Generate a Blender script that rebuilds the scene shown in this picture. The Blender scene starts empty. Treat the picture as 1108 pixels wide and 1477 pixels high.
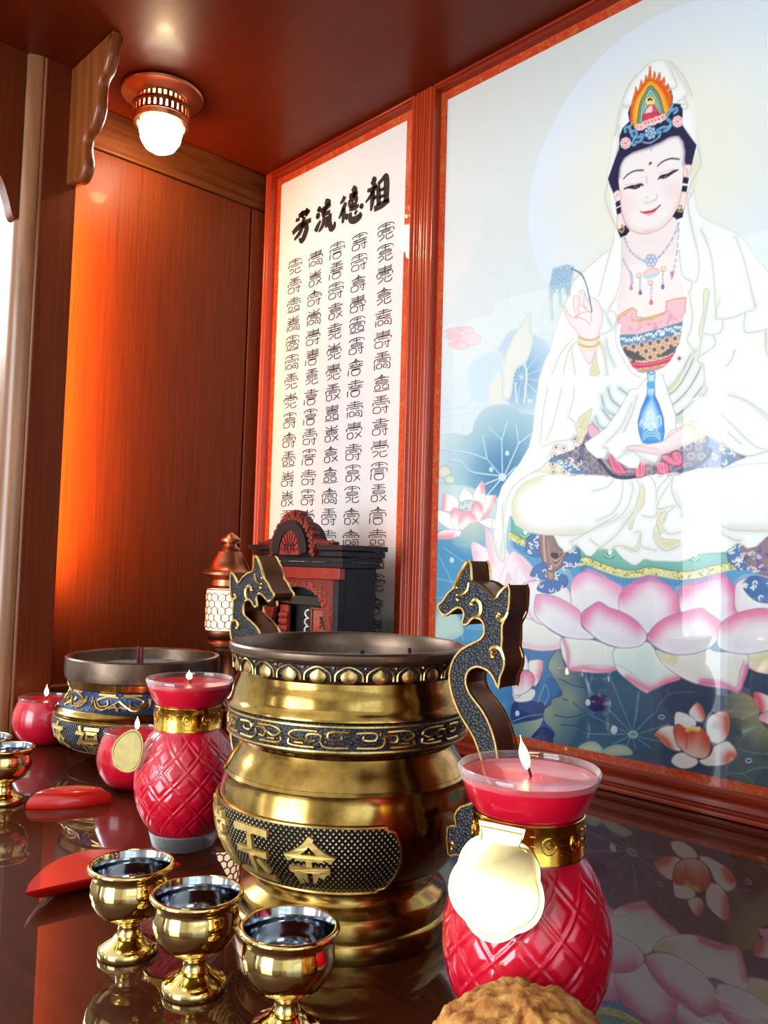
import bpy, bmesh, math, random
import numpy as np
from mathutils import Vector, Matrix
random.seed(7); rng = np.random.default_rng(7)
S = bpy.context.scene
COL = S.collection
PI = math.pi

# ------------------------------------------------------------------ camera
IMG_W, IMG_H, FPX = 1108.0, 1477.0, 1202.97
YAW, PITCH, ROLL, CAM_H = -0.80896, 0.06119, 0.02762, 0.24
_f = np.array([math.sin(YAW)*math.cos(PITCH), math.cos(YAW)*math.cos(PITCH), math.sin(PITCH)])
_r = np.array([math.cos(YAW), -math.sin(YAW), 0.0]); _u = np.cross(_r, _f)
_r2 = math.cos(ROLL)*_r + math.sin(ROLL)*_u
_u2 = -math.sin(ROLL)*_r + math.cos(ROLL)*_u
CAM = np.array([0.0, 0.0, CAM_H])
cam_d = bpy.data.cameras.new('camera'); cam = bpy.data.objects.new('camera', cam_d); COL.objects.link(cam)
cam.matrix_world = Matrix(((_r2[0], _u2[0], -_f[0], 0), (_r2[1], _u2[1], -_f[1], 0), (_r2[2], _u2[2], -_f[2], CAM_H), (0, 0, 0, 1)))
cam_d.sensor_fit = 'VERTICAL'; cam_d.sensor_height = 36.0; cam_d.lens = FPX/IMG_H*36.0
cam_d.clip_start = 0.01; cam_d.clip_end = 100
S.camera = cam

# ------------------------------------------------------------------ light and exposure
S.view_settings.view_transform = 'Standard'; S.view_settings.look = 'None'
S.view_settings.gamma = 1.0; S.view_settings.use_curve_mapping = False
S.view_settings.exposure = 0.30
w = bpy.data.worlds.new('sky'); S.world = w; w.use_nodes = True
w.node_tree.nodes['Background'].inputs[0].default_value = (0.72, 0.88, 1.0, 1)
w.node_tree.nodes['Background'].inputs[1].default_value = 2.0

def area(name, loc, target, sx, sy, power, color):
    d = bpy.data.lights.new(name, 'AREA'); d.shape = 'RECTANGLE'; d.size = sx; d.size_y = sy
    d.energy = power; d.color = color
    o = bpy.data.objects.new(name, d); COL.objects.link(o); o.location = loc
    o.rotation_euler = (Vector(target)-Vector(loc)).to_track_quat('-Z', 'Y').to_euler()
    return o
def point(name, loc, power, color, r=0.02):
    d = bpy.data.lights.new(name, 'POINT'); d.energy = power; d.color = color; d.shadow_soft_size = r
    o = bpy.data.objects.new(name, d); COL.objects.link(o); o.location = loc
    return o
# daylight entering by the room's front window and glazed door
area('window_daylight', (-0.40, -3.04, 0.43), (-0.40, 0, 0.43), 1.7, 2.2, 94, (0.88, 0.95, 1.0))
area('door_daylight', (-2.235, -3.04, 0.22), (-2.235, 0, 0.22), 0.23, 2.1, 5, (0.90, 0.96, 1.0))
area('side_window_daylight', (-3.03, 0.0, 1.3), (0, -0.2, 0.4), 1.6, 0.7, 45, (0.93, 0.97, 1.0))
# unseen warm light added behind the cabinet post for the side panel's orange glow
area('panel_glow_light', (-1.132, 0.466, 0.49), (-1.185, 0.486, 0.49), 0.012, 0.56, 3.9, (1.0, 0.42, 0.07))
point('ceiling_bulb_light', (-1.083, 0.565, 0.822), 1.3, (1.0, 0.66, 0.32), 0.012)
S.render.film_transparent = False
try:
    S.cycles.use_denoising = True; S.cycles.max_bounces = 10; S.cycles.transparent_max_bounces = 12
    S.cycles.caustics_reflective = False; S.cycles.caustics_refractive = False; S.cycles.sample_clamp_indirect = 4.0
except Exception:
    pass

# ------------------------------------------------------------------ helpers
def ray(px, py):
    return _r2*((px-IMG_W/2)/FPX) - _u2*((py-IMG_H/2)/FPX) + _f
def at(px, py, Y):
    d = ray(px, py); q = CAM + d*((Y-CAM[1])/d[1]); return q[0], q[2]
def at_z(px, py, z):
    d = ray(px, py); q = CAM + d*((z-CAM[2])/d[2]); return q[0], q[1]
def lin(c):
    c = np.asarray(c, float)/255.0
    return np.where(c <= 0.04045, c/12.92, ((c+0.055)/1.055)**2.4)
def rgb(r, g, b):
    v = lin((r, g, b)); return (float(v[0]), float(v[1]), float(v[2]), 1.0)

class Mat:
    """small node-material helper"""
    def __init__(s, name):
        s.m = bpy.data.materials.new(name); s.m.use_nodes = True
        s.t = s.m.node_tree; s.b = s.t.nodes['Principled BSDF']; s.out = s.t.nodes['Material Output']
    def n(s, kind, **kw):
        nd = s.t.nodes.new(kind)
        for k, v in kw.items():
            if k.startswith('i_'): 
                key = k[2:]; key = int(key) if key.isdigit() else key.replace('_', ' ')
                nd.inputs[key].default_value = v
            else: setattr(nd, k, v)
        return nd
    def l(s, a, b): s.t.links.new(a, b)
    def set(s, **kw):
        for k, v in kw.items(): s.b.inputs[k.replace('_', ' ')].default_value = v
        return s
    def coord(s, scale=(1, 1, 1), kind='Object'):
        tc = s.n('ShaderNodeTexCoord'); mp = s.n('ShaderNodeMapping'); mp.inputs['Scale'].default_value = scale
        s.l(tc.outputs[kind], mp.inputs[0]); return mp.outputs[0]
    def noise(s, vec, scale, detail=4, rough=0.55, dist=0.0):
        nd = s.n('ShaderNodeTexNoise'); nd.inputs['Scale'].default_value = scale; nd.inputs['Detail'].default_value = detail
        nd.inputs['Roughness'].default_value = rough; nd.inputs['Distortion'].default_value = dist
        s.l(vec, nd.inputs['Vector']); return nd.outputs[0]
    def ramp(s, fac, stops):
        r = s.n('ShaderNodeValToRGB'); e = r.color_ramp.elements
        while len(e) < len(stops): e.new(0.5)
        for k, (p, c) in enumerate(stops): e[k].position = p; e[k].color = c
        s.l(fac, r.inputs[0]); return r.outputs[0]
    def bump(s, h, strength=0.3, dist=0.001):
        b = s.n('ShaderNodeBump'); b.inputs['Strength'].default_value = strength; b.inputs['Distance'].default_value = dist
        s.l(h, b.inputs['Height']); s.l(b.outputs[0], s.b.inputs['Normal'])
    def color(s, sock): s.l(sock, s.b.inputs['Base Color'])

def simple(name, c, rough=0.5, metal=0.0, coat=0.0, noise=0.0, nscale=60, **kw):
    M = Mat(name); M.set(Base_Color=c, Roughness=rough, Metallic=metal, Coat_Weight=coat, Coat_Roughness=0.05)
    if noise:
        v = M.coord(); f = M.noise(v, nscale)
        d = tuple(x*(1-noise) for x in c[:3])+(1,); l = tuple(min(1, x*(1+noise)) for x in c[:3])+(1,)
        M.color(M.ramp(f, [(0.35, d), (0.65, l)]))
    for k, v in kw.items(): M.b.inputs[k.replace('_', ' ')].default_value = v
    return M.m
def wood(name, dark, light, stretch, rough=0.3, coat=0.4, spec=0.5, coat_rough=0.08, scale=1.0):
    M = Mat(name); M.set(Roughness=rough, Coat_Weight=coat, Coat_Roughness=coat_rough, Specular_IOR_Level=spec)
    v = M.coord(tuple(x*scale for x in stretch)); f = M.noise(v, 1.0, 6, 0.6, 0.6)
    M.color(M.ramp(f, [(0.28, dark), (0.72, light)])); M.bump(f, 0.12, 0.0006)
    return M.m
def emit(name, c, strength):
    M = Mat(name); M.set(Base_Color=(0.8, 0.8, 0.8, 1)); M.b.inputs['Emission Color'].default_value = c
    M.b.inputs['Emission Strength'].default_value = strength; return M.m
def clear_glass(name, tint=(1, 1, 1, 1), ior=1.45, rough=0.0, edge=0.0, refl=1.0):
    M = Mat(name); M.t.nodes.remove(M.b)
    tr = M.n('ShaderNodeBsdfTransparent'); tr.inputs[0].default_value = tint
    gl = M.n('ShaderNodeBsdfGlossy'); gl.inputs['Roughness'].default_value = rough
    gl.inputs[0].default_value = (refl, refl, refl, 1)
    fr = M.n('ShaderNodeFresnel'); ge = M.n('ShaderNodeNewGeometry')
    iv = M.n('ShaderNodeMix'); iv.inputs[2].default_value = ior; iv.inputs[3].default_value = 1.0/ior
    M.l(ge.outputs['Backfacing'], iv.inputs[0]); M.l(iv.outputs[0], fr.inputs[0])
    mx = M.n('ShaderNodeMixShader'); M.l(fr.outputs[0], mx.inputs[0]); M.l(tr.outputs[0], mx.inputs[1]); M.l(gl.outputs[0], mx.inputs[2])
    last = mx
    if edge:
        lw = M.n('ShaderNodeLayerWeight'); lw.inputs[0].default_value = 0.35
        df = M.n('ShaderNodeBsdfDiffuse'); df.inputs[0].default_value = (0.8, 0.8, 0.82, 1)
        mul = M.n('ShaderNodeMath', operation='MULTIPLY'); mul.inputs[1].default_value = edge; M.l(lw.outputs['Facing'], mul.inputs[0])
        m2 = M.n('ShaderNodeMixShader'); M.l(mul.outputs[0], m2.inputs[0]); M.l(mx.outputs[0], m2.inputs[1]); M.l(df.outputs[0], m2.inputs[2]); last = m2
    M.l(last.outputs[0], M.out.inputs[0]); return M.m

# materials
W_PANEL = wood('wood_side_panel', rgb(76, 31, 12), rgb(106, 46, 19), (330, 330, 7), 0.45, 0.03, spec=0.14)
W_RAIL = wood('wood_rail', rgb(50, 22, 9), rgb(112, 58, 24), (60, 5, 90), 0.4, 0.05, spec=0.2)
W_CEIL = wood('wood_ceiling', rgb(92, 26, 8), rgb(108, 33, 10), (4, 160, 160), 0.36, 0.06, spec=0.14, coat_rough=0.14)
W_POST = wood('wood_post', rgb(112, 64, 36), rgb(172, 116, 74), (70, 70, 4), 0.35, 0.3)
W_POSTIN = wood('wood_post_inner', rgb(92, 36, 14), rgb(116, 48, 20), (240, 240, 6), 0.45, 0.02, spec=0.15)
W_BRACK = wood('wood_bracket', rgb(104, 50, 20), rgb(150, 80, 36), (120, 120, 7), 0.3, 0.3, spec=0.3)
W_FRAME_V = wood('wood_frame_upright', rgb(148, 42, 16), rgb(190, 68, 28), (260, 260, 6), 0.3, 0.4)
W_FRAME_H = wood('wood_frame_rail', rgb(118, 28, 10), rgb(158, 46, 18), (6, 260, 260), 0.3, 0.4)
W_TABLE = wood('table_lacquer', rgb(62, 24, 9), rgb(82, 34, 13), (5, 110, 110), 0.5, 1.0, spec=0.03, coat_rough=0.012)
W_ROOM = simple('room_plaster', rgb(222, 220, 214), 0.8, noise=0.03, nscale=6)
W_FLOOR = simple('room_floor', rgb(170, 160, 146), 0.35, noise=0.08, nscale=5)
W_WHITEFRAME = simple('window_white_paint', rgb(205, 205, 205), 0.4, noise=0.03, nscale=20)
TEAL = simple('teal_curtain', rgb(40, 130, 145), 0.7, noise=0.15, nscale=10)
GLASS = clear_glass('clear_glass', ior=1.42)
JARBASE = clear_glass('ribbed_base_glass', tint=(0.95, 0.92, 0.97, 1), ior=1.5, edge=1.0)
JARGLASS = clear_glass('jar_glass', tint=(1.0, 0.93, 0.95, 1), ior=1.5, edge=0.2)
def old_brass():
    M = Mat('aged_brass'); M.set(Metallic=1.0)
    v = M.coord(); f = M.noise(v, 30, 6, 0.65); g = M.noise(v, 9, 3)
    M.color(M.ramp(f, [(0.3, rgb(110, 80, 40)), (0.5, rgb(166, 130, 66)), (0.7, rgb(202, 168, 98))]))
    M.l(M.ramp(g, [(0.3, (0.10, 0.10, 0.10, 1)), (0.75, (0.27, 0.27, 0.27, 1))]), M.b.inputs['Roughness'])
    M.bump(f, 0.05, 0.0005); return M.m
BRASS = old_brass()
GOLDP = simple('polished_gold', rgb(232, 204, 134), 0.07, 1.0, noise=0.04, nscale=20)
GOLDW = simple('worn_gold_relief', rgb(196, 162, 98), 0.28, 1.0, noise=0.25, nscale=300)
GOLDLET = simple('bright_gold_lettering', rgb(240, 208, 128), 0.42, 0.75, noise=0.12, nscale=200)
GOLDTAG = simple('gold_tag_foil', rgb(240, 218, 160), 0.4, 1.0, noise=0.05, nscale=200)
GOLDBAND = simple('gold_band_foil', rgb(226, 180, 74), 0.16, 1.0, noise=0.18, nscale=240)
STEEL = simple('silvered_lining', rgb(176, 182, 192), 0.1, 1.0, noise=0.05, nscale=30)
BRONZE = simple('brown_bronze_edge', rgb(96, 52, 28), 0.3, 0.9, noise=0.25, nscale=80)
GREYBRONZE = simple('grey_bronze_rim', rgb(112, 92, 78), 0.36, 0.9, noise=0.22, nscale=60)
COPPER = simple('copper_lamp_metal', rgb(190, 122, 86), 0.34, 1.0, noise=0.06, nscale=60)
ASH = simple('grey_ash', rgb(132, 138, 146), 0.95, noise=0.3, nscale=220)
def patina(name, base, fleck, scale, metal=0.6):
    M = Mat(name); M.set(Roughness=0.42, Metallic=metal)
    v = M.coord(); vo = M.n('ShaderNodeTexVoronoi'); vo.inputs['Scale'].default_value = scale; M.l(v, vo.inputs['Vector'])
    M.color(M.ramp(vo.outputs['Distance'], [(0.0, fleck), (0.22, fleck), (0.42, base), (1.0, base)]))
    inv = M.n('ShaderNodeMath', operation='SUBTRACT'); inv.inputs[0].default_value = 1.0; M.l(vo.outputs['Distance'], inv.inputs[1])
    M.bump(inv.outputs[0], 0.6, 0.0008); return M.m
PATINA = patina('blue_black_patina', rgb(19, 21, 33), rgb(72, 66, 62), 620, 0.35)
PATINA_BLUE = patina('blue_enamel_patina', rgb(34, 52, 96), rgb(70, 84, 116), 300, 0.3)
def hatch(name='crosshatched_panel', lo=(20, 18, 18), mid=(84, 74, 60), hi=(190, 170, 130)):
    M = Mat(name); M.set(Metallic=0.8, Roughness=0.4)
    tc = M.n('ShaderNodeTexCoord'); hs = []
    for rot in (0.72, -0.72):
        mp = M.n('ShaderNodeMapping'); mp.inputs['Rotation'].default_value = (0, 0, rot); M.l(tc.outputs['UV'], mp.inputs[0])
        wv = M.n('ShaderNodeTexWave'); wv.inputs['Scale'].default_value = 120; wv.bands_direction = 'X'; M.l(mp.outputs[0], wv.inputs[0]); hs.append(wv.outputs['Fac'])
    mn = M.n('ShaderNodeMath', operation='MINIMUM'); M.l(hs[0], mn.inputs[0]); M.l(hs[1], mn.inputs[1])
    M.color(M.ramp(mn.outputs[0], [(0.12, rgb(*lo)), (0.5, rgb(*mid)), (0.9, rgb(*hi))])); M.bump(mn.outputs[0], 0.8, 0.0008); return M.m
HATCH = hatch(); HATCHB = hatch('blue_grey_hatched_panel', (24, 30, 46), (70, 84, 108), (176, 176, 160))
def wax(name, c, sss=0.25):
    M = Mat(name); M.set(Base_Color=c, Roughness=0.3, Coat_Weight=0.8, Coat_Roughness=0.025)
    M.b.inputs['Subsurface Weight'].default_value = sss; M.b.inputs['Subsurface Radius'].default_value = (0.02, 0.002, 0.004)
    M.b.inputs['Subsurface Scale'].default_value = 0.6
    f = M.noise(M.coord(), 40, 3); M.l(M.ramp(f, [(0.3, tuple(x*0.93 for x in c[:3])+(1,)), (0.7, c)]), M.b.inputs['Base Color']); return M.m
RIMGLASS = clear_glass('thick_rim_glass', tint=(1.0, 0.9, 0.92, 1), ior=1.5, edge=0.5)
WAX = wax('red_candle_wax', rgb(212, 8, 46)); 
LACQ = simple('red_lacquer', rgb(206, 22, 14), 0.3, 0, 0.8, noise=0.05, nscale=30)
TAGDULL = simple('dull_gold_tag', rgb(176, 156, 92), 0.5, 0.3, noise=0.1, nscale=120)
WICK = simple('charred_wick', rgb(40, 18, 12), 0.9, noise=0.2, nscale=400)
FLAME = emit('candle_flame', (1.0, 0.72, 0.36, 1), 22)
BULB = emit('lamp_bulb_glow', (1.0, 0.86, 0.62, 1), 26)
HONEY = emit('lantern_glow', (1.0, 0.80, 0.52, 1), 3.4)
BLACKW = simple('black_lacquered_wood', rgb(22, 14, 15), 0.6, 0, 0.0, noise=0.2, nscale=40)
REDW = simple('red_carved_wood', rgb(112, 34, 28), 0.4, 0, 0.2, noise=0.2, nscale=120)
REDW2 = simple('vermilion_carved_wood', rgb(152, 46, 34), 0.4, 0, 0.2, noise=0.12, nscale=160)
INK = simple('black_ink', rgb(26, 20, 20), 0.7, noise=0.1, nscale=90)
PEARL = simple('pale_inlay', rgb(226, 222, 214), 0.4, noise=0.05, nscale=90)
INCENSE = simple('dark_red_incense', rgb(96, 12, 26), 0.6, noise=0.2, nscale=300)
def brocade():
    M = Mat('red_gold_brocade'); M.set(Roughness=0.6)
    v = M.coord(); a = M.noise(v, 130, 3, 0.5, 1.6); b = M.noise(v, 14, 3)
    c1 = M.ramp(a, [(0.40, rgb(196, 48, 10)), (0.52, rgb(206, 64, 14)), (0.64, rgb(190, 110, 34))])
    M.color(c1); return M.m
MATB = brocade()
def cake_m():
    M = Mat('crumbly_cake'); M.set(Roughness=0.85, Subsurface_Weight=0.1)
    v = M.coord(); f = M.noise(v, 150, 6, 0.7); g = M.noise(v, 110, 4)
    M.color(M.ramp(g, [(0.32, rgb(112, 58, 18)), (0.46, rgb(176, 108, 40)), (0.66, rgb(222, 164, 88))])); M.bump(f, 0.9, 0.002); return M.m
CAKE = cake_m()
TAN = simple('tan_nutshell', rgb(206, 152, 96), 0.4, 0, 0.3, noise=0.2, nscale=120)

class MB:
    def __init__(s): s.v = []; s.f = []; s.uv = None
    def add(s, vs, fs):
        b = len(s.v); s.v += [tuple(map(float, p)) for p in vs]; s.f += [tuple(b+i for i in q) for q in fs]; return b
    def grid(s, rows, wrap=True, cap0=False, cap1=False):
        m = len(rows[0]); n = len(rows); fs = []
        for i in range(n-1):
            for j in range(m if wrap else m-1):
                k = (j+1) % m; fs.append((i*m+j, i*m+k, (i+1)*m+k, (i+1)*m+j))
        if cap0: fs.append(tuple(range(m-1, -1, -1)))
        if cap1: fs.append(tuple((n-1)*m+j for j in range(m)))
        s.add([p for r in rows for p in r], fs); return s
    def lathe(s, prof, n=64, c=(0, 0, 0), fn=None, cap0=True, cap1=False, sx=1.0, sy=1.0, zs=1.0):
        rows = []; prof = [(r, z*zs) for r, z in prof]
        for r, z in prof:
            row = []
            for j in range(n):
                a = 2*PI*j/n; rr = r if fn is None else fn(r, z, a)
                row.append((c[0]+rr*sx*math.cos(a), c[1]+rr*sy*math.sin(a), c[2]+z))
            rows.append(row)
        return s.grid(rows, True, cap0, cap1)
    def box(s, x0, x1, y0, y1, z0, z1):
        s.add([(x0, y0, z0), (x1, y0, z0), (x1, y1, z0), (x0, y1, z0), (x0, y0, z1), (x1, y0, z1), (x1, y1, z1), (x0, y1, z1)],
              [(3, 2, 1, 0), (4, 5, 6, 7), (0, 1, 5, 4), (1, 2, 6, 5), (2, 3, 7, 6), (3, 0, 4, 7)]); return s
    def tube(s, pts, r, n=7, closed=False):
        P = [Vector(p) for p in pts]; m = len(P); rows = []
        rs = r if isinstance(r, (list, tuple)) else [r]*m
        up = None
        for i in range(m):
            a = P[i-1] if (i > 0 or closed) else P[i]; b = P[(i+1) % m] if (i < m-1 or closed) else P[i]
            t = (b-a); t = t.normalized() if t.length > 1e-9 else Vector((0, 0, 1))
            if up is None: up = t.orthogonal().normalized()
            up = (up - t*up.dot(t)); up = up.normalized() if up.length > 1e-6 else t.orthogonal().normalized()
            w2 = t.cross(up)
            rows.append([tuple(P[i] + (up*math.cos(2*PI*k/n)+w2*math.sin(2*PI*k/n))*rs[i]) for k in range(n)])
        if closed: rows.append(rows[0])
        return s.grid(rows, True, not closed, not closed)
    def prism(s, poly, fn, t0, t1):
        """poly: 2-D outline; fn(u, v, w) -> point; extruded from w=t0 to w=t1"""
        m = len(poly)
        vs = [fn(u, v, t0) for u, v in poly] + [fn(u, v, t1) for u, v in poly]
        fs = [tuple(range(m)), tuple(range(2*m-1, m-1, -1))] + [((i+1) % m, i, m+i, m+(i+1) % m) for i in range(m)]
        s.add(vs, fs); return s
    def ball(s, c, r, n=12, m=8):
        rx, ry, rz = r if isinstance(r, (tuple, list)) else (r, r, r); rows = []
        for i in range(m+1):
            a = -PI/2 + PI*i/m; q = max(math.cos(a), 0.02)
            rows.append([(c[0]+rx*q*math.cos(2*PI*k/n), c[1]+ry*q*math.sin(2*PI*k/n), c[2]+rz*math.sin(a)) for k in range(n)])
        return s.grid(rows, True, True, True)
    def build(s, name, mat, parent=None, smooth=True, angle=40, bevel=0.0, fix=True, uv=None):
        me = bpy.data.meshes.new(name); me.from_pydata(s.v, [], s.f)
        if fix:
            bm = bmesh.new(); bm.from_mesh(me); bmesh.ops.recalc_face_normals(bm, faces=bm.faces)
            big = [f for f in bm.faces if len(f.verts) > 4]
            if big: bmesh.ops.triangulate(bm, faces=big, ngon_method='EAR_CLIP')
            bm.to_mesh(me); bm.free()
        me.materials.append(mat)
        if smooth:
            me.polygons.foreach_set('use_smooth', [True]*len(me.polygons)); me.set_sharp_from_angle(angle=math.radians(angle))
        if uv is not None:
            lay = me.uv_layers.new(name='uv'); idx = np.empty(len(me.loops), np.int32); me.loops.foreach_get('vertex_index', idx)
            lay.data.foreach_set('uv', np.asarray(uv, np.float32)[idx].ravel())
        me.update(); o = bpy.data.objects.new(name, me); COL.objects.link(o)
        if parent is not None: o.parent = parent
        if bevel:
            b = o.modifiers.new('edge', 'BEVEL'); b.width = bevel; b.segments = 2; b.limit_method = 'ANGLE'
        return o

def tag(o, label=None, cat=None, group=None, kind=None):
    if label: o['label'] = label
    if cat: o['category'] = cat
    if group: o['group'] = group
    if kind: o['kind'] = kind
    return o
def empty(name, loc, label, cat, group=None, rz=0.0):
    o = bpy.data.objects.new(name, None); COL.objects.link(o); o.location = loc; o.rotation_euler = (0, 0, rz)
    o.empty_display_size = 0.02
    return tag(o, label, cat, group)
def dup(root, loc, label, rz=None):
    r = root.copy(); COL.objects.link(r); r.location = loc; r['label'] = label
    if rz is not None: r.rotation_euler = (0, 0, rz)
    for ch in list(root.children):
        c = ch.copy(); COL.objects.link(c); c.parent = r
        for g in list(ch.children):
            d = g.copy(); COL.objects.link(d); d.parent = c
    return r
def structure(o): o['kind'] = 'structure'; return o
def spline(pts, n=8, closed=False):
    P = np.asarray(pts, float); m = len(P)
    if m < 3: return [tuple(p) for p in P]
    out = []
    for i in range(m if closed else m-1):
        if closed: a, b, c, d = P[i-1], P[i], P[(i+1) % m], P[(i+2) % m]
        else: a, b, c, d = P[max(i-1, 0)], P[i], P[i+1], P[min(i+2, m-1)]
        for k in range(n):
            t = k/n; out.append(tuple(0.5*((2*b)+(-a+c)*t+(2*a-5*b+4*c-d)*t*t+(-a+3*b-3*c+d)*t**3)))
    if not closed: out.append(tuple(P[-1]))
    return out
def glyphs(text, bold=0.0):
    """outline of lettering as flat triangles: verts (x, y), faces, width"""
    c = bpy.data.curves.new('lettering', 'FONT'); c.body = text; c.offset = bold; c.resolution_u = 3
    o = bpy.data.objects.new('lettering', c); COL.objects.link(o); bpy.context.view_layer.update()
    me = bpy.data.meshes.new_from_object(o.evaluated_get(bpy.context.evaluated_depsgraph_get()))
    vs = np.array([v.co[:2] for v in me.vertices]); fs = [tuple(p.vertices) for p in me.polygons]
    COL.objects.unlink(o); bpy.data.objects.remove(o); bpy.data.curves.remove(c); bpy.data.meshes.remove(me)
    return vs, fs
def put_glyph(mb, text, fn, thick, bold=0.0):
    """adds one character, its box centred on 0,0 with unit height, raised by thick; fn(u, v, w) -> point"""
    vs, fs = glyphs(text, bold); lo, hi = vs.min(0), vs.max(0); mid = (lo+hi)/2; sc = 1.0/max(hi-lo)
    q = (vs-mid)*sc; n = len(q)
    top = [fn(a, b, thick) for a, b in q]; bot = [fn(a, b, 0.0) for a, b in q]
    cnt = {}
    for f in fs:
        for i in range(len(f)):
            e = (f[i], f[(i+1) % len(f)]); cnt[e] = 1
    side = [(a, b, n+b, n+a) for (a, b) in cnt if (b, a) not in cnt]
    mb.add(top+bot, list(fs)+side)

# ------------------------------------------------------------------ the painted silk (flat artwork, colours of its pigments)
ART_Y = 0.832
PX0, PX1, PZ0, PZ1, RES = -0.7665, -0.1335, 0.0350, 0.8890, 0.00095
NU, NV = int(round((PX1-PX0)/RES))+1, int(round((PZ1-PZ0)/RES))+1
ART = np.zeros((NV, NU, 3))
def cv(pts):
    """photo pixels -> canvas coordinates on the picture plane"""
    out = []
    for p in pts:
        x, z = at(p[0], p[1], ART_Y); out.append(((x-PX0)/RES, (PZ1-z)/RES))
    return np.array(out)
def tl(tile, pts):
    """reads points noted in an enlarged detail (origin, factor)"""
    ox, oy, k = tile; return [(ox+p[0]*k, oy+p[1]*k) for p in pts]
def win(q, pad):
    a = max(int(q[:, 0].min()-pad), 0); b = min(int(q[:, 0].max()+pad)+2, NU)
    c = max(int(q[:, 1].min()-pad), 0); d = min(int(q[:, 1].max()+pad)+2, NV)
    return a, b, c, d
def cover(q, a, b, c, d, ss=3):
    W, H = (b-a)*ss, (d-c)*ss
    X = (q[:, 0]-a+0.5)*ss; Y = (q[:, 1]-c+0.5)*ss; acc = np.zeros((H, W+1), np.int16)
    for i in range(len(q)):
        x0, y0, x1, y1 = X[i-1], Y[i-1], X[i], Y[i]
        if y0 == y1: continue
        if y0 > y1: x0, y0, x1, y1 = x1, y1, x0, y0
        r0, r1 = max(int(math.ceil(y0-0.5)), 0), min(int(math.ceil(y1-0.5)), H)
        if r1 <= r0: continue
        rr = np.arange(r0, r1); xc = x0+(rr+0.5-y0)*(x1-x0)/(y1-y0)
        np.add.at(acc, (rr, np.clip(np.ceil(xc-0.5).astype(int), 0, W)), 1)
    ins = (np.cumsum(acc, 1)[:, :W] & 1).astype(float)
    return ins.reshape(d-c, ss, b-a, ss).mean((1, 3))
def dist(q, a, b, c, d, reach, closed):
    D = np.full((d-c, b-a), 1e6); n = len(q)
    for i in range(0 if closed else 1, n):
        p0, p1 = q[i-1], q[i]
        x0 = max(int(min(p0[0], p1[0])-reach), a); x1 = min(int(max(p0[0], p1[0])+reach)+2, b)
        y0 = max(int(min(p0[1], p1[1])-reach), c); y1 = min(int(max(p0[1], p1[1])+reach)+2, d)
        if x1 <= x0 or y1 <= y0: continue
        gx, gy = np.meshgrid(np.arange(x0, x1), np.arange(y0, y1)); v = p1-p0; L = max(v@v, 1e-9)
        t = np.clip(((gx-p0[0])*v[0]+(gy-p0[1])*v[1])/L, 0, 1)
        dd = np.hypot(gx-p0[0]-t*v[0], gy-p0[1]-t*v[1])
        D[y0-c:y1-c, x0-a:x1-a] = np.minimum(D[y0-c:y1-c, x0-a:x1-a], dd)
    return D
PXC = 1.05   # canvas cells per photo pixel, roughly
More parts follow.
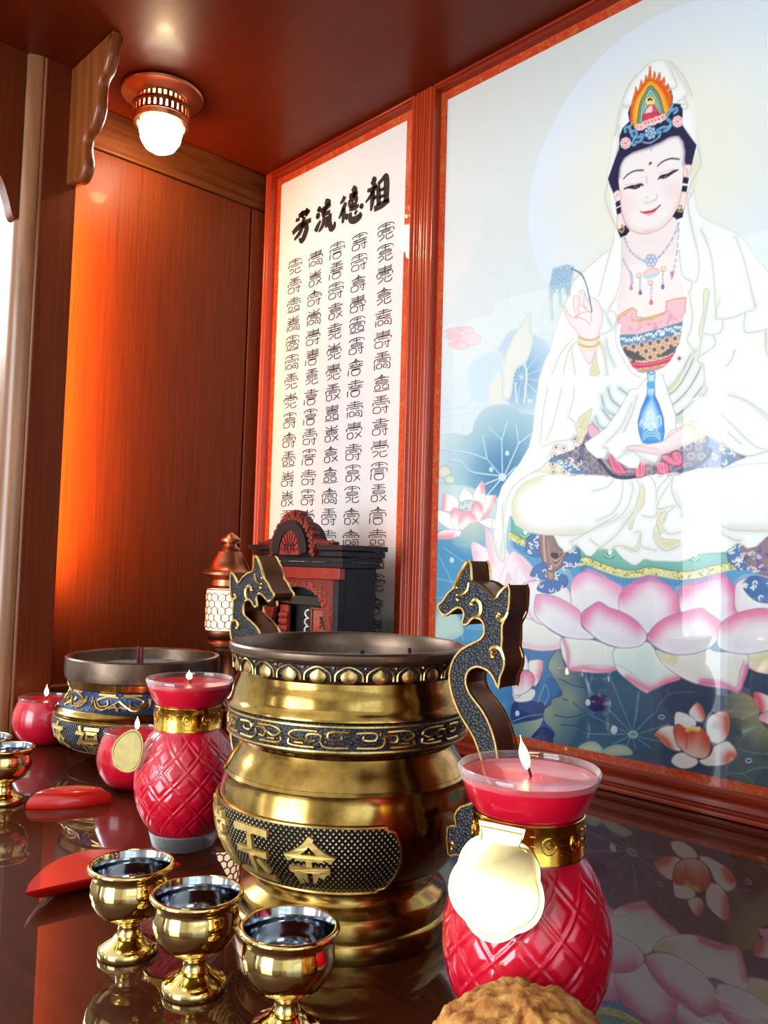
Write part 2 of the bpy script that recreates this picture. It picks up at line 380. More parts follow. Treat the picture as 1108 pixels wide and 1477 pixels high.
def fill(pts, col, smooth=True, lg=None, rg=None, rim=None, edge=None, alpha=1.0, soft=0, dots=None):
    """lg=(p0,p1,colour2) linear blend, rg=(centre,radius,colour2,power) radial blend, rim=[(colour,width,polyline|None,strength)], edge=(colour,width)"""
    q = cv(spline(pts, 6, True) if smooth else pts); a, b, c, d = win(q, 3+soft*3)
    if b <= a or d <= c: return
    m = cover(q, a, b, c, d)
    if soft:
        k = np.exp(-np.linspace(-2.2, 2.2, 2*int(soft*1.6)+1)**2); k /= k.sum()
        m = np.apply_along_axis(lambda r: np.convolve(r, k, 'same'), 0, m); m = np.apply_along_axis(lambda r: np.convolve(r, k, 'same'), 1, m)
    gx, gy = np.meshgrid(np.arange(a, b), np.arange(c, d)); C = np.broadcast_to(np.array(col, float), m.shape+(3,)).copy()
    for g in ([lg] if lg and not isinstance(lg, list) else lg or []):
        p0, p1 = cv([g[0], g[1]]); v = p1-p0
        t = np.clip(((gx-p0[0])*v[0]+(gy-p0[1])*v[1])/max(v@v, 1e-9), 0, 1); t = (t*t*(3-2*t))[..., None]; C = C*(1-t)+np.array(g[2], float)*t
    for g in ([rg] if rg and not isinstance(rg, list) else rg or []):
        p0 = cv([g[0]])[0]; t = np.clip(1-np.hypot(gx-p0[0], gy-p0[1])/(g[1]*PXC), 0, 1)**(g[3] if len(g) > 3 else 1); t = t[..., None]; C = C*(1-t)+np.array(g[2], float)*t
    for g in rim or []:
        pl = q if g[2] is None else cv(spline(g[2], 6)); wd = g[1]*PXC
        D = dist(pl, a, b, c, d, wd*2.4, g[2] is None); t = (np.exp(-(D/wd)**2)*g[3])[..., None]; C = C*(1-t)+np.array(g[0], float)*t
    if dots:
        for dc, n, rad, sd in dots:
            R = np.random.default_rng(sd); P = np.stack([R.uniform(a, b, n), R.uniform(c, d, n)], 1)
            for p in P:
                x0, x1, y0, y1 = max(int(p[0]-rad-1), a), min(int(p[0]+rad+2), b), max(int(p[1]-rad-1), c), min(int(p[1]+rad+2), d)
                if x1 <= x0 or y1 <= y0: continue
                ex, ey = np.meshgrid(np.arange(x0, x1), np.arange(y0, y1)); t = np.clip(rad+0.5-np.hypot(ex-p[0], ey-p[1]), 0, 1)[..., None]
                s_ = C[y0-c:y1-c, x0-a:x1-a]; C[y0-c:y1-c, x0-a:x1-a] = s_*(1-t)+np.array(dc, float)*t
    M = (m*alpha)[..., None]; ART[c:d, a:b] = ART[c:d, a:b]*(1-M)+C*M
    if edge:
        D = dist(q, a, b, c, d, edge[1]*2+3, True); t = (np.clip(edge[1]*PXC*0.5+0.5-D, 0, 1)*alpha*(edge[2] if len(edge) > 2 else 1))[..., None]
        ART[c:d, a:b] = ART[c:d, a:b]*(1-t)+np.array(edge[0], float)*t
def line(pts, col, wd=1.0, alpha=1.0, soft=False, smooth=True, closed=False):
    q = cv(spline(pts, 6, closed) if smooth else pts); r = wd*PXC; a, b, c, d = win(q, r*2.5+3)
    if b <= a or d <= c: return
    D = dist(q, a, b, c, d, r*2.4+2, closed); t = np.exp(-(D/r)**2) if soft else np.clip(r*0.5+0.5-D, 0, 1)*min(1.0, max(r, 0.3))
    t = (t*alpha)[..., None]; ART[c:d, a:b] = ART[c:d, a:b]*(1-t)+np.array(col, float)*t
def circle(c0, r, n=14, sy=1.0): return [(c0[0]+r*math.cos(2*PI*i/n), c0[1]+r*sy*math.sin(2*PI*i/n)) for i in range(n)]
WHT = (251, 252, 252); CREAM = (232, 226, 196); FOLD = (196, 200, 196); SKIN = (248, 236, 233); SKL = (214, 172, 168)
T1 = (870, 90, .1354); T2 = (870, 220, .1354); T3 = (780, 360, .16245); T4 = (920, 420, .1697); T5 = (720, 560, .1805); T6 = (900, 560, .1877)
T7 = (620, 560, .16245); T8 = (700, 730, .1986); U1 = (900, 740, .1877); U2 = (740, 840, .1805); U3 = (900, 900, .1877); U4 = (620, 380, .16245); C4 = (760, 60, .3141)

# ground wash: cream above, pale blue mist, blue water below
zz = np.linspace(0, 1, NV)[:, None]
stops = np.array([0, .22, .42, .55, .68, .8, .9, 1.0]); cs = np.array([(226, 232, 229), (226, 234, 233), (228, 238, 240), (214, 232, 240), (186, 216, 232), (120, 172, 208), (84, 120, 158), (62, 84, 112)], float)
for k in range(3): ART[:, :, k] = np.interp(zz, stops, cs[:, k])
# moon halo behind the head
hq = cv([(763, 299), (852, 98), (940, 27)]); 
A_ = np.array([[2*(hq[1]-hq[0])[0], 2*(hq[1]-hq[0])[1]], [2*(hq[2]-hq[0])[0], 2*(hq[2]-hq[0])[1]]]); B_ = np.array([(hq[1]**2).sum()-(hq[0]**2).sum(), (hq[2]**2).sum()-(hq[0]**2).sum()])
hc = np.linalg.solve(A_, B_); hr = np.hypot(*(hq[0]-hc))
gy_, gx_ = np.mgrid[0:NV, 0:NU]; dd_ = np.hypot(gx_-hc[0], gy_-hc[1])/hr
ins = np.clip((1-dd_)*hr+0.5, 0, 1)[..., None]; t_ = np.clip((dd_-0.45)/0.5, 0, 1)[..., None]
ART[:] = ART*(1-ins)+ins*(np.array((242, 242, 228.0))*(1-t_)+np.array((230, 240, 251.0))*t_)
# misty leaves and bud, left
fill(tl(U4, [(640, 700), (740, 590), (900, 620), (1050, 720), (1090, 900), (1080, 1130), (1000, 1300), (800, 1320), (640, 1150), (560, 900)]), (196, 220, 236), rg=[(tl(U4, [(815, 1010)])[0], 46, (112, 166, 206), 1)], soft=3)
for k in range(12):
    a = k*PI/6+0.2; line([(752.4, 544), (752.4+34*math.cos(a), 544+40*math.sin(a))], (226, 240, 247), 1.0, .8)
fill(tl(U4, [(350, 920), (420, 850), (560, 780), (660, 800), (660, 1000), (600, 1180), (420, 1230), (340, 1080)]), (208, 230, 240), soft=4)
fill(tl(U4, [(560, 1020), (620, 960), (660, 1100), (620, 1230), (520, 1200)]), (233, 236, 226), soft=3)
fill(tl(U4, [(890, 440), (900, 600), (920, 680), (860, 870), (760, 960), (720, 1180), (660, 1205), (640, 1120), (660, 860), (720, 690), (800, 560)]), (234, 238, 230), edge=((206, 214, 208), .8, .8), rim=[((216, 226, 222), 4, None, .6)])
line(tl(U4, [(460, 700), (560, 740), (640, 850), (670, 1000)]), (230, 235, 230), 2.6); line(tl(U4, [(480, 690), (580, 745), (660, 860)]), (200, 212, 212), .7)
line(tl(U4, [(845, 890), (860, 1000), (840, 1231)]), (222, 234, 236), 3.0); line(tl(U4, [(760, 1060), (770, 1231)]), (222, 234, 236), 2.4)
for P in ([(130, 600), (200, 575), (310, 570), (280, 610), (180, 630)], [(290, 575), (330, 560), (390, 580), (380, 620), (300, 610)], [(140, 640), (260, 630), (330, 660), (300, 700), (180, 680)], [(260, 650), (370, 620), (440, 640), (450, 690), (380, 730), (300, 690)], [(165, 710), (280, 700), (360, 740), (280, 765), (200, 745)]):
    fill(tl(U4, P), (246, 226, 230), edge=((232, 188, 198), .9, .8), lg=(tl(U4, [(450, 690)])[0], tl(U4, [(140, 640)])[0], (243, 206, 216)))
for P in ([(110, 1180), (250, 1110), (400, 1160), (500, 1231)], [(480, 80), (600, 110), (680, 180), (690, 400), (640, 380), (640, 250)], [(740, 190), (850, 60)], [(880, 180), (860, 20)], [(1000, 380), (1000, 620), (1100, 620)]):
    line(tl(U4, P), (214, 226, 226), .9, .8)
for P in ([(90, 0), (120, 90), (200, 150), (330, 180)], [(90, 190), (300, 170), (420, 60)], [(100, 260), (320, 230), (440, 160)]):
    line(tl(T7, P), (198, 220, 232), .9, .8)
# broad blue leaf, left
leafc = tl(T7, [(645, 790)])[0]
fill(tl(T7, [(60, 460), (110, 420), (220, 400), (320, 420), (385, 375), (390, 320), (440, 230), (520, 165), (650, 145), (760, 175), (800, 215), (870, 230), (990, 265), (1010, 420), (940, 540), (760, 720), (650, 900), (560, 990), (300, 1010), (30, 1010), (40, 700)]),
     (216, 234, 234), rg=[(leafc, 124, (96, 156, 190), .9), (leafc, 62, (64, 124, 172), 1.0)], edge=((196, 210, 196), 1, .7))
fill(tl(T7, [(60, 860), (180, 850), (300, 860), (400, 900), (330, 980), (60, 1000)]), (196, 222, 222), soft=2, edge=((150, 180, 188), .8, .6))
for P in ([(645, 790), (640, 460)], [(640, 460), (530, 350)], [(640, 460), (690, 300)], [(660, 780), (790, 490)], [(790, 490), (770, 330)], [(790, 490), (950, 370)], [(620, 760), (510, 630)], [(510, 630), (470, 420)], [(510, 630), (370, 580), (250, 560), (80, 540)], [(610, 775), (370, 740), (280, 650), (160, 630), (90, 560)], [(620, 800), (470, 860)], [(625, 815), (510, 950)], [(680, 780), (760, 700)]):
    line(tl(T7, P), (206, 232, 242), 1.7); line([(x+1.1, y+1.1) for x, y in tl(T7, P)], (96, 146, 186), .8, .55)
fill(circle(leafc, 5.5), (200, 228, 236), rim=[((240, 248, 250), 1.5, None, .8)])
def drop(c0, r=3.0, dk=(120, 170, 205)):
    fill(circle(c0, r, 10, 1.35), (200, 228, 240), edge=((246, 252, 253), 1.0, .95)); line([(c0[0]-r*.4, c0[1]+r), (c0[0]+r*.5, c0[1]+r*1.2)], dk, .9, .8)
for c0 in tl(T7, [(688, 578), (545, 722), (300, 330), (890, 120)]): drop(c0, 2.4)
for P in ([(75, 730), (120, 690), (170, 700), (190, 760), (150, 800), (90, 790)], [(130, 800), (170, 770), (215, 790), (210, 840), (150, 850)]):
    fill(tl(T7, P), (222, 232, 210), edge=((150, 172, 172), .8, .8), rim=[((190, 212, 204), 3, None, .7)])
# lower-left leaves behind the burner handle
fill([(627, 775), (664, 775), (668, 764), (676, 756), (690, 754), (699, 763), (700, 782), (694, 805), (690, 850), (700, 900), (690, 930), (626, 930)], (112, 170, 202), lg=((676, 752), (672, 805), (92, 156, 196)), rg=[((680, 752), 46, (206, 214, 190), .8), ((636, 905), 34, (190, 216, 214), .7)])
for P in ([(632, 800), (655, 850), (668, 925)], [(630, 835), (672, 842)], [(640, 790), (690, 825)], [(632, 862), (668, 858)]): line(P, (176, 212, 230), 1.0, .8)
drop((652, 808), 2.6); fill([(625, 905), (632, 885), (648, 878), (662, 890), (668, 915), (640, 925), (625, 925)], (198, 220, 208), rim=[((150, 190, 200), 5, None, .6)])
# lotus, left
def petal(pts, base=(250, 250, 248), tip=None, tipc=(244, 150, 160), tw=6, ed=(206, 176, 178), strength=.85):
    fill(pts, base, edge=(ed, .8, .8), rim=[(tipc, tw, tip, strength)] if tip else None)
for P, tp in (([(260, 980), (300, 890), (330, 900), (385, 960), (385, 1010), (300, 1030)], None), ([(470, 960), (560, 950), (590, 965), (560, 1070), (470, 1160), (460, 1060)], [(590, 965), (560, 1070), (480, 1160)]), ([(385, 950), (420, 880), (465, 825), (490, 900), (490, 990), (460, 1080), (400, 1010)], [(465, 830), (478, 900)]),
              ([(115, 1030), (125, 940), (200, 950), (250, 990), (260, 1080), (220, 1100), (110, 1080)], [(120, 960), (112, 1060)]), ([(45, 1090), (120, 1090), (190, 1130), (240, 1260), (140, 1230), (50, 1150)], None), ([(470, 1170), (550, 1150), (600, 1190), (560, 1250), (440, 1190)], None), ([(60, 1330), (80, 1280), (150, 1255), (270, 1265), (260, 1310), (160, 1340)], [(70, 1330), (140, 1325), (200, 1320)])):
    petal(tl(T7, P), tip=tl(T7, tp) if tp else None)
fill(tl(T7, [(255, 1060), (290, 1010), (350, 995), (390, 1010), (400, 1070), (330, 1100)]), (216, 224, 222), edge=((110, 140, 150), 1, .8), dots=[((90, 110, 110), 30, .8, 3)])
petal(tl(T7, [(185, 1110), (215, 1060), (270, 1090), (290, 1180), (260, 1260), (200, 1230)]), tip=tl(T7, [(190, 1100), (215, 1062), (275, 1100)]), tw=8); petal(tl(T7, [(370, 1070), (410, 1000), (465, 1040), (470, 1130), (430, 1190), (390, 1160)]), tip=tl(T7, [(375, 1060), (410, 1005), (465, 1050)]), tw=8)
petal(tl(T7, [(255, 1180), (290, 1110), (340, 1090), (400, 1130), (420, 1190), (360, 1200), (280, 1260)]), tip=tl(T7, [(262, 1150), (330, 1095), (405, 1135)]), tw=8)
# pale pink lotus petals, left of the throne
for P, tp in (([(680, 785), (700, 790), (720, 805), (740, 830), (735, 900), (700, 890), (690, 840)], [(682, 786), (690, 830)]), ([(700, 762), (712, 775), (735, 800), (745, 850), (720, 860), (706, 810)], [(702, 765), (708, 810)]), ([(735, 800), (750, 800), (766, 815), (772, 840), (765, 880), (735, 900), (720, 850)], [(748, 800), (772, 838)]), ([(720, 900), (728, 850), (733, 826), (745, 846), (765, 870), (775, 900), (740, 925)], [(733, 828), (724, 866)]), ([(745, 820), (768, 845), (790, 860), (780, 900), (751, 905)], None)):
    petal(P, base=(250, 238, 243), tip=tp, tipc=(244, 198, 214), tw=8, ed=(226, 190, 206))
# dark lotus pond beneath the throne
fill([(735, 915), (780, 938), (812, 930), (900, 960), (1000, 975), (1120, 960), (1120, 1150), (735, 1080)], (60, 78, 104), smooth=False, lg=((1010, 1040), (790, 1000), (52, 108, 168)))
fill([(622, 925), (770, 928), (770, 1075), (622, 1048)], (80, 138, 188), smooth=False)
fill([(735, 935), (770, 932), (812, 925), (808, 990), (790, 1015), (740, 1050)], (70, 128, 184), soft=2)
fill(tl(U2, [(0, 960), (150, 940), (280, 990), (230, 1090), (0, 1130)]), (44, 70, 130), edge=((120, 160, 196), .8, .7)); line(tl(U2, [(0, 1110), (120, 1070), (280, 1050)]), (140, 176, 206), 1.0)
fill(tl(U2, [(0, 1140), (180, 1100), (240, 1090), (150, 1230), (0, 1200)]), (110, 150, 160), lg=(tl(U2, [(0, 1200)])[0], tl(U2, [(240, 1090)])[0], (176, 190, 160)))
fill(tl(U2, [(150, 1230), (240, 1150), (330, 1210), (330, 1290), (180, 1260)]), (40, 66, 120))
line(tl(U2, [(200, 960), (240, 850), (265, 820), (285, 900), (250, 980)]), (140, 180, 210), 1.2); drop(tl(U2, [(35, 1047)])[0], 2.6)
fill(tl(U2, [(375, 540), (320, 580), (280, 670), (310, 740), (370, 840), (390, 900), (310, 930), (300, 975), (250, 1020), (250, 1110), (330, 1200), (330, 1290), (560, 1330), (900, 1360), (1108, 1330), (1108, 850), (820, 690), (560, 700), (430, 690)]),
     (62, 100, 132), rg=[(tl(U2, [(300, 660)])[0], 46, (166, 176, 160), .8), (tl(U2, [(280, 1060)])[0], 44, (160, 176, 160), .8), (tl(U2, [(450, 930)])[0], 26, (150, 168, 156), .7), (tl(U2, [(960, 1200)])[0], 70, (44, 88, 128), .8)], edge=((40, 60, 90), .9, .8))
for P in ([(375, 770), (470, 820), (590, 850)], [(330, 1060), (450, 1080), (580, 1050)], [(480, 960), (580, 1050)], [(390, 1140), (500, 1150), (600, 1200)], [(400, 930), (440, 945)]): line(tl(U2, P), (34, 66, 100), 1.4, .8); line([(x, y+1.4) for x, y in tl(U2, P)], (140, 170, 176), .8, .7)
vc = tl(U2, [(960, 1215)])[0]
for P in ([(960, 1215), (900, 1060), (770, 740)], [(960, 1215), (760, 1010), (600, 850)], [(940, 1215), (600, 1050)], [(935, 1215), (600, 1210)], [(960, 1200), (1000, 870)], [(975, 1195), (1108, 1060)], [(990, 1215), (1250, 1130)], [(1000, 1230), (1290, 1300)], [(980, 1235), (1110, 1330)], [(960, 1240), (980, 1330)], [(940, 1235), (900, 1330)], [(930, 1230), (800, 1290)], [(605, 850), (575, 700)], [(600, 850), (640, 720)], [(985, 1100), (1010, 880)]): line(tl(U2, P), (126, 172, 190), 1.1, .75)
fill(circle(vc, 6, 12, .75), (110, 160, 186), edge=((206, 232, 240), 1.2, .9))
fill(tl(U2, [(600, 930), (650, 900), (740, 900), (780, 960), (740, 1020), (640, 1030), (590, 980)]), (36, 44, 104), edge=((70, 90, 150), .8, .6)); drop(tl(U2, [(600, 960)])[0], 3); drop(tl(U2, [(808, 1178)])[0], 4)
for P in ([(520, 1320), (590, 1275), (660, 1275), (720, 1330), (700, 1370), (540, 1370)], [(720, 1340), (800, 1300), (890, 1300), (950, 1345), (940, 1380), (760, 1380)]): fill(tl(U2, P), (196, 204, 178), rim=[((120, 160, 160), 4, None, .5)])
# right-hand leaf and edge lotus
fill(tl(U3, [(790, 540), (900, 520), (1000, 570), (1045, 650), (1040, 730), (1100, 800), (1160, 900), (1160, 1260), (820, 1190), (780, 1050), (850, 900), (790, 740), (770, 620)]), (72, 88, 96), rg=[(tl(U3, [(1010, 620)])[0], 34, (160, 146, 110), .8), (tl(U3, [(1090, 800)])[0], 26, (140, 140, 112), .8)], edge=((60, 60, 66), .8, .7))
for P in ([(890, 900), (960, 830), (1010, 810)], [(880, 960), (1000, 990), (1108, 1000)], [(920, 1150), (1010, 1110), (1108, 1105)], [(800, 1150), (920, 1155), (1000, 1230)]): line(tl(U3, P), (134, 144, 138), 1.0, .7)
for P in ([(230, 700), (340, 545), (540, 520)], [(340, 545), (340, 490)], [(780, 700), (900, 620)]): line(tl(U3, P), (118, 132, 146), 1.1, .8)
for c0 in tl(U3, [(290, 715), (960, 1050)]): fill(circle(c0, 4, 10, .7), (60, 70, 120), edge=((190, 206, 236), 1.2, .9))
fill(tl(U3, [(1000, 530), (1108, 550), (1160, 600), (1160, 680), (1050, 670)]), (248, 238, 236), edge=((190, 90, 100), 1, .7), rim=[((220, 80, 100), 5, tl(U3, [(1000, 530), (1040, 590), (1052, 660)]), .9)]); fill(tl(U3, [(1035, 735), (1060, 690), (1160, 670), (1160, 790), (1090, 760)]), (248, 224, 230), edge=((170, 90, 110), .9, .7), rim=[((236, 140, 165), 7, tl(U3, [(1040, 730), (1070, 685)]), .8)])
# orange-pink lotus, bottom right
for P, tp in (([(500, 680), (540, 620), (580, 610), (625, 700), (600, 750), (530, 730)], [(580, 615), (625, 710)]), ([(390, 780), (400, 680), (480, 690), (550, 740), (540, 800), (420, 800)], None), ([(640, 740), (720, 680), (790, 680), (815, 760), (800, 850), (740, 920), (650, 880)], [(790, 700), (800, 840)]), ([(235, 850), (300, 790), (385, 790), (400, 890), (440, 975), (340, 950), (270, 880)], [(245, 850), (310, 890), (350, 945)]),
              ([(365, 1060), (400, 1000), (480, 990), (570, 1050), (530, 1100), (440, 1110)], None), ([(580, 1050), (660, 1010), (700, 940), (790, 900), (850, 950), (865, 1015), (780, 1080), (640, 1090)], [(870, 1015), (810, 1010), (790, 1050)])):
    petal(tl(U3, P), base=(246, 240, 240), tip=tl(U3, tp) if tp else None, tipc=(222, 90, 66), tw=5, ed=(130, 110, 116))
fill(tl(U3, [(385, 800), (420, 770), (480, 800), (540, 790), (600, 800), (660, 880), (665, 960), (640, 1020), (590, 1035), (500, 1010), (420, 940), (390, 870)]), (244, 214, 206), edge=((96, 70, 80), 1, .8), rim=[((214, 76, 52), 14, tl(U3, [(385, 800), (430, 775), (480, 830), (540, 795), (610, 810), (660, 890)]), .95)]); line(tl(U3, [(480, 830), (485, 900), (478, 960)]), (196, 80, 70), 1.3, .8)
for k in range(9): line([tl(U3, [(480+12*k, 815+abs(k-4)*3)])[0], tl(U3, [(484+12*k, 795)])[0]], (240, 206, 96), 1.6)
# small lotus, lower left
for P, tp in (([(80, 690), (95, 580), (120, 640), (120, 700)], None), ([(125, 640), (160, 620), (240, 630), (220, 760), (170, 830), (130, 720)], [(238, 640), (212, 750)]), ([(0, 860), (60, 880), (150, 850), (180, 880), (140, 945), (20, 950)], None), ([(0, 760), (50, 740), (60, 900), (0, 910)], None)): petal(tl(U2, P), tip=tl(U2, tp) if tp else None, ed=(120, 120, 150))
petal(tl(U2, [(40, 780), (70, 710), (120, 705), (165, 740), (170, 800), (120, 870), (30, 905), (0, 860)]), tip=tl(U2, [(40, 760), (80, 705), (140, 715), (168, 770)]), tipc=(240, 110, 160), tw=10, ed=(130, 100, 130))
# lotus throne, back row of turned-down petals
PK = (238, 128, 178); PE = (150, 130, 160); PB = (248, 244, 248)
def tp_(pts, tint, tw=14, base=PB, s=.8, lo=None):
    ys = [p[1] for p in pts]; xs = [p[0] for p in pts]
    fill(pts, base, edge=(PE, .9, .75), rim=[((255, 255, 255), 5, None, .5), (tint[0], tw*.8, tint[1], s)], lg=((sum(xs)/len(xs), min(ys)+(max(ys)-min(ys))*.45), (sum(xs)/len(xs), max(ys)), lo or (238, 232, 246)))
LP3 = [(748, 893), (776, 897), (795, 910), (812, 921), (809.5, 935), (785, 939), (762, 936), (748, 930)]
tp_(LP3, ((246, 196, 200), [(749, 928), (765, 932), (785, 935), (808, 932)]), 4, (242, 244, 232))
tp_(tl(U2, [(400, 445), (640, 460), (800, 515), (985, 530), (930, 620), (830, 700), (700, 725), (560, 715), (450, 705), (440, 680), (400, 600), (385, 530)]), ((240, 130, 165), tl(U2, [(450, 705), (560, 690), (700, 705), (825, 695)])), 4.5, (244, 246, 240))
line(tl(U2, [(405, 460), (440, 560), (440, 680)]), (226, 140, 166), 3, .8, True); line(tl(U2, [(450, 690), (560, 665), (700, 665), (825, 680)]), (206, 170, 190), .9, .8)
tp_([(886, 936), (912, 932), (934, 926), (946, 939), (955, 955), (982, 977), (962, 986), (938, 997), (931, 999), (905, 981), (888, 962)], ((240, 120, 160), [(982, 978), (962, 983), (938, 994), (905, 978)]), 5, (232, 248, 242)); line([(888, 958), (908, 968), (930, 990)], (190, 190, 180), .9, .8)
tp_(tl(U3, [(925, 235), (1000, 210), (1160, 190), (1160, 400), (1108, 385), (1030, 370), (960, 330)]), ((244, 200, 190), tl(U3, [(960, 330), (1108, 380)])), 4, (226, 220, 178))
tp_(tl(U3, [(245, 200), (330, 225), (440, 235), (630, 190), (720, 215), (930, 220), (955, 330), (930, 430), (880, 530), (790, 500), (600, 470), (480, 430), (350, 350), (280, 280)]), ((232, 90, 140), tl(U3, [(600, 450), (760, 470), (880, 525), (930, 420), (950, 330)])), 5, (240, 238, 232)); line(tl(U3, [(600, 425), (720, 435), (860, 490), (890, 380), (925, 280)]), (170, 140, 160), .9, .8); fill(tl(U3, [(250, 200), (330, 225), (420, 235), (380, 330), (290, 280)]), (214, 214, 160), soft=2, alpha=.6)
# upper row
tp_([(752, 850), (768, 838), (800, 842), (820, 850), (826, 880), (800, 900), (770, 895)], ((246, 214, 228), None), 5)
tp_([(823, 848), (828, 833), (838, 823), (848, 819), (866, 826), (884, 838), (898, 848), (897, 880), (880, 900), (850, 905), (828, 885)], ((PK), [(826, 834), (848, 820), (870, 829), (897, 848)]), 15, s=.75)
tp_([(893, 863), (905, 843), (922, 833), (937, 826), (953, 836), (970, 849), (979, 863), (980, 885), (972, 905), (940, 914), (905, 905), (895, 885)], ((236, 96, 160), [(897, 855), (937, 827), (975, 852), (981, 880)]), 15)
tp_([(981, 850), (1000, 838), (1020, 832), (1038, 822), (1052, 836), (1064, 856), (1065, 880), (1050, 900), (1020, 905), (985, 890)], ((236, 90, 156), [(984, 852), (1010, 835), (1038, 823), (1064, 856), (1066, 876)]), 13)
tp_([(1060, 850), (1072, 835), (1110, 832), (1150, 850), (1150, 900), (1070, 890)], ((246, 214, 228), None), 6)
# lower row
tp_(tl(U2, [(170, 190), (180, 120), (210, 95), (330, 110), (450, 170), (540, 240), (550, 350), (650, 440), (560, 455), (400, 430), (250, 340), (180, 260)]), ((240, 140, 186), tl(U2, [(172, 180), (215, 98), (330, 112), (450, 172), (540, 242)])), 13, s=.8)
tp_(tl(U2, [(545, 280), (560, 235), (620, 190), (690, 155), (770, 200), (880, 240), (990, 310), (1060, 400), (1065, 460), (1020, 505), (920, 525), (820, 515), (700, 470), (600, 390), (550, 330)]), ((234, 100, 162), tl(U2, [(548, 290), (600, 200), (690, 157), (780, 205), (900, 250), (1000, 320)])), 15)
tp_(tl(U1, [(182, 945), (240, 860), (350, 790), (480, 755), (595, 730), (650, 765), (740, 830), (768, 885), (745, 950), (650, 1040), (540, 1080), (400, 1088), (280, 1050), (200, 990)]), ((236, 96, 150), tl(U1, [(200, 920), (300, 820), (470, 760), (595, 732), (690, 795), (765, 880)])), 13)
tp_(tl(U1, [(755, 840), (850, 780), (960, 745), (1108, 735), (1300, 800), (1330, 930), (1200, 1030), (1108, 1055), (1000, 1078), (880, 1080), (740, 1040), (720, 950)]), ((238, 100, 150), tl(U1, [(760, 835), (900, 765), (1108, 738), (1300, 800)])), 13)
for P in ([(865, 868), (878, 905), (880, 930)],): pass
# throne cloth: fringe, beaded band, green roll
low = [(737, 768), (741, 790), (752, 800), (768, 816), (790, 822), (819, 817), (827, 834), (847, 818), (870, 827), (900, 848), (920, 834), (937, 824), (955, 836), (971, 850), (984, 840), (1010, 834), (1040, 821), (1056, 840), (1073, 828), (1110, 825)]
fill([(738, 742)]+low+[(1110, 760)], (92, 160, 206), smooth=False)
for x in np.arange(740, 1108, 3.1): line([(x, 785+18*math.sin((x-740)/62)), (x, 852)], (54, 108, 170), .8, .0 if x < 735 else .0)
band = [(737, 773), (752, 781), (766, 787), (800, 800), (820, 806), (835, 811), (847, 809), (869, 818), (899, 827), (920, 827), (937, 823), (960, 827), (981, 830), (1004, 828), (1022, 823), (1050, 817), (1075, 812), (1110, 806)]
for k in range(len(band)*7):
    t = k/(len(band)*7-1)*(len(band)-1); i = min(int(t), len(band)-2); fr = t-i; x = band[i][0]*(1-fr)+band[i+1][0]*fr; y = band[i][1]*(1-fr)+band[i+1][1]*fr
    if not (778 < x < 836 or 1052 < x): line([(x, y+5), (x, y+15)], (48, 104, 172), .9, .7)
fill([(737, 740)]+[(x, y-4) for x, y in band]+[(1110, 760)], (128, 192, 180), smooth=False, rim=[((90, 160, 150), 6, None, .5)])
line(band, (226, 222, 150), 9, 1.0); line([(x, y-5.5) for x, y in band], (70, 110, 80), 1.1, .8)
Rg = np.random.default_rng(5)
for k in range(260):
    t = Rg.uniform(0, len(band)-1.001); i = int(t); fr = t-i; x = band[i][0]*(1-fr)+band[i+1][0]*fr; y = band[i][1]*(1-fr)+band[i+1][1]*fr+Rg.uniform(-4, 4); line([(x, y), (x+1, y+.4)], [(250, 250, 230), (110, 130, 70), (206, 196, 90)][k % 3], 1.5)
for c0 in ((757, 773), (879, 802), (1002, 806)): fill(circle(c0, 8, 12, .6), (60, 150, 120)); line([(c0[0]-6, c0[1]-2), (c0[0], c0[1]+2), (c0[0]+6, c0[1]-2)], (150, 214, 190), 2.5); fill(circle((c0[0]+1, c0[1]-6), 3, 8, 1.6), (250, 250, 246))
BLU = (82, 124, 184)
def scrolls(seed, poly, n, col=(248, 246, 234)):
    R = np.random.default_rng(seed); q = np.array(poly)
    for k in range(n):
        x, y = R.uniform(q[:, 0].min()+3, q[:, 0].max()-3), R.uniform(q[:, 1].min()+3, q[:, 1].max()-3); a0 = R.uniform(0, 6.28); r = R.uniform(2.2, 4.2)
        line([(x+r*math.cos(a0+t*.9)*(1-t*.12), y+r*math.sin(a0+t*.9)*(1-t*.12)) for t in range(5)], col, 1.5)
def cloth(P, col, n, seed, T=T8): p = tl(T, P); fill(p, col, edge=((52, 64, 110), .9, .7)); scrolls(seed, p, n)
cloth([(300, 250), (350, 195), (410, 200), (400, 360), (300, 340)], BLU, 9, 11)
fill(tl(T8, [(400, 205), (480, 205), (530, 300), (590, 330), (585, 400), (540, 450), (490, 475), (440, 440), (400, 340)]), (158, 126, 126), edge=((90, 60, 70), 1, .8))
for r in (0, 1, 2, 3): line(tl(T8, [(440+r*5, 230+r*10), (450+r*6, 330+r*12), (510, 380+r*18), (570-r*4, 340+r*14)]), [(96, 70, 78), (214, 180, 160)][r % 2], 1.8, .8)
line(tl(T8, [(425, 215), (430, 330), (440, 420)]), (220, 188, 168), 3, .8); fill(tl(T8, [(480, 340), (530, 345), (520, 375), (485, 370)]), (60, 56, 70))
cloth([(560, 420), (600, 340), (660, 280), (690, 340), (680, 420), (600, 450)], BLU, 9, 12)
cloth([(330, 490), (360, 440), (440, 410), (450, 470), (520, 490), (590, 510), (600, 560), (560, 600), (470, 635), (380, 610), (400, 560), (450, 540), (340, 510)], BLU, 16, 13)
fill(tl(T8, [(445, 470), (500, 480), (500, 530), (460, 540)]), (190, 160, 146), rim=[((110, 80, 90), 2, None, .7)])
cloth([(800, 300), (860, 240), (900, 260), (920, 330), (960, 400), (900, 440), (840, 400), (800, 360)], BLU, 16, 14, U1)
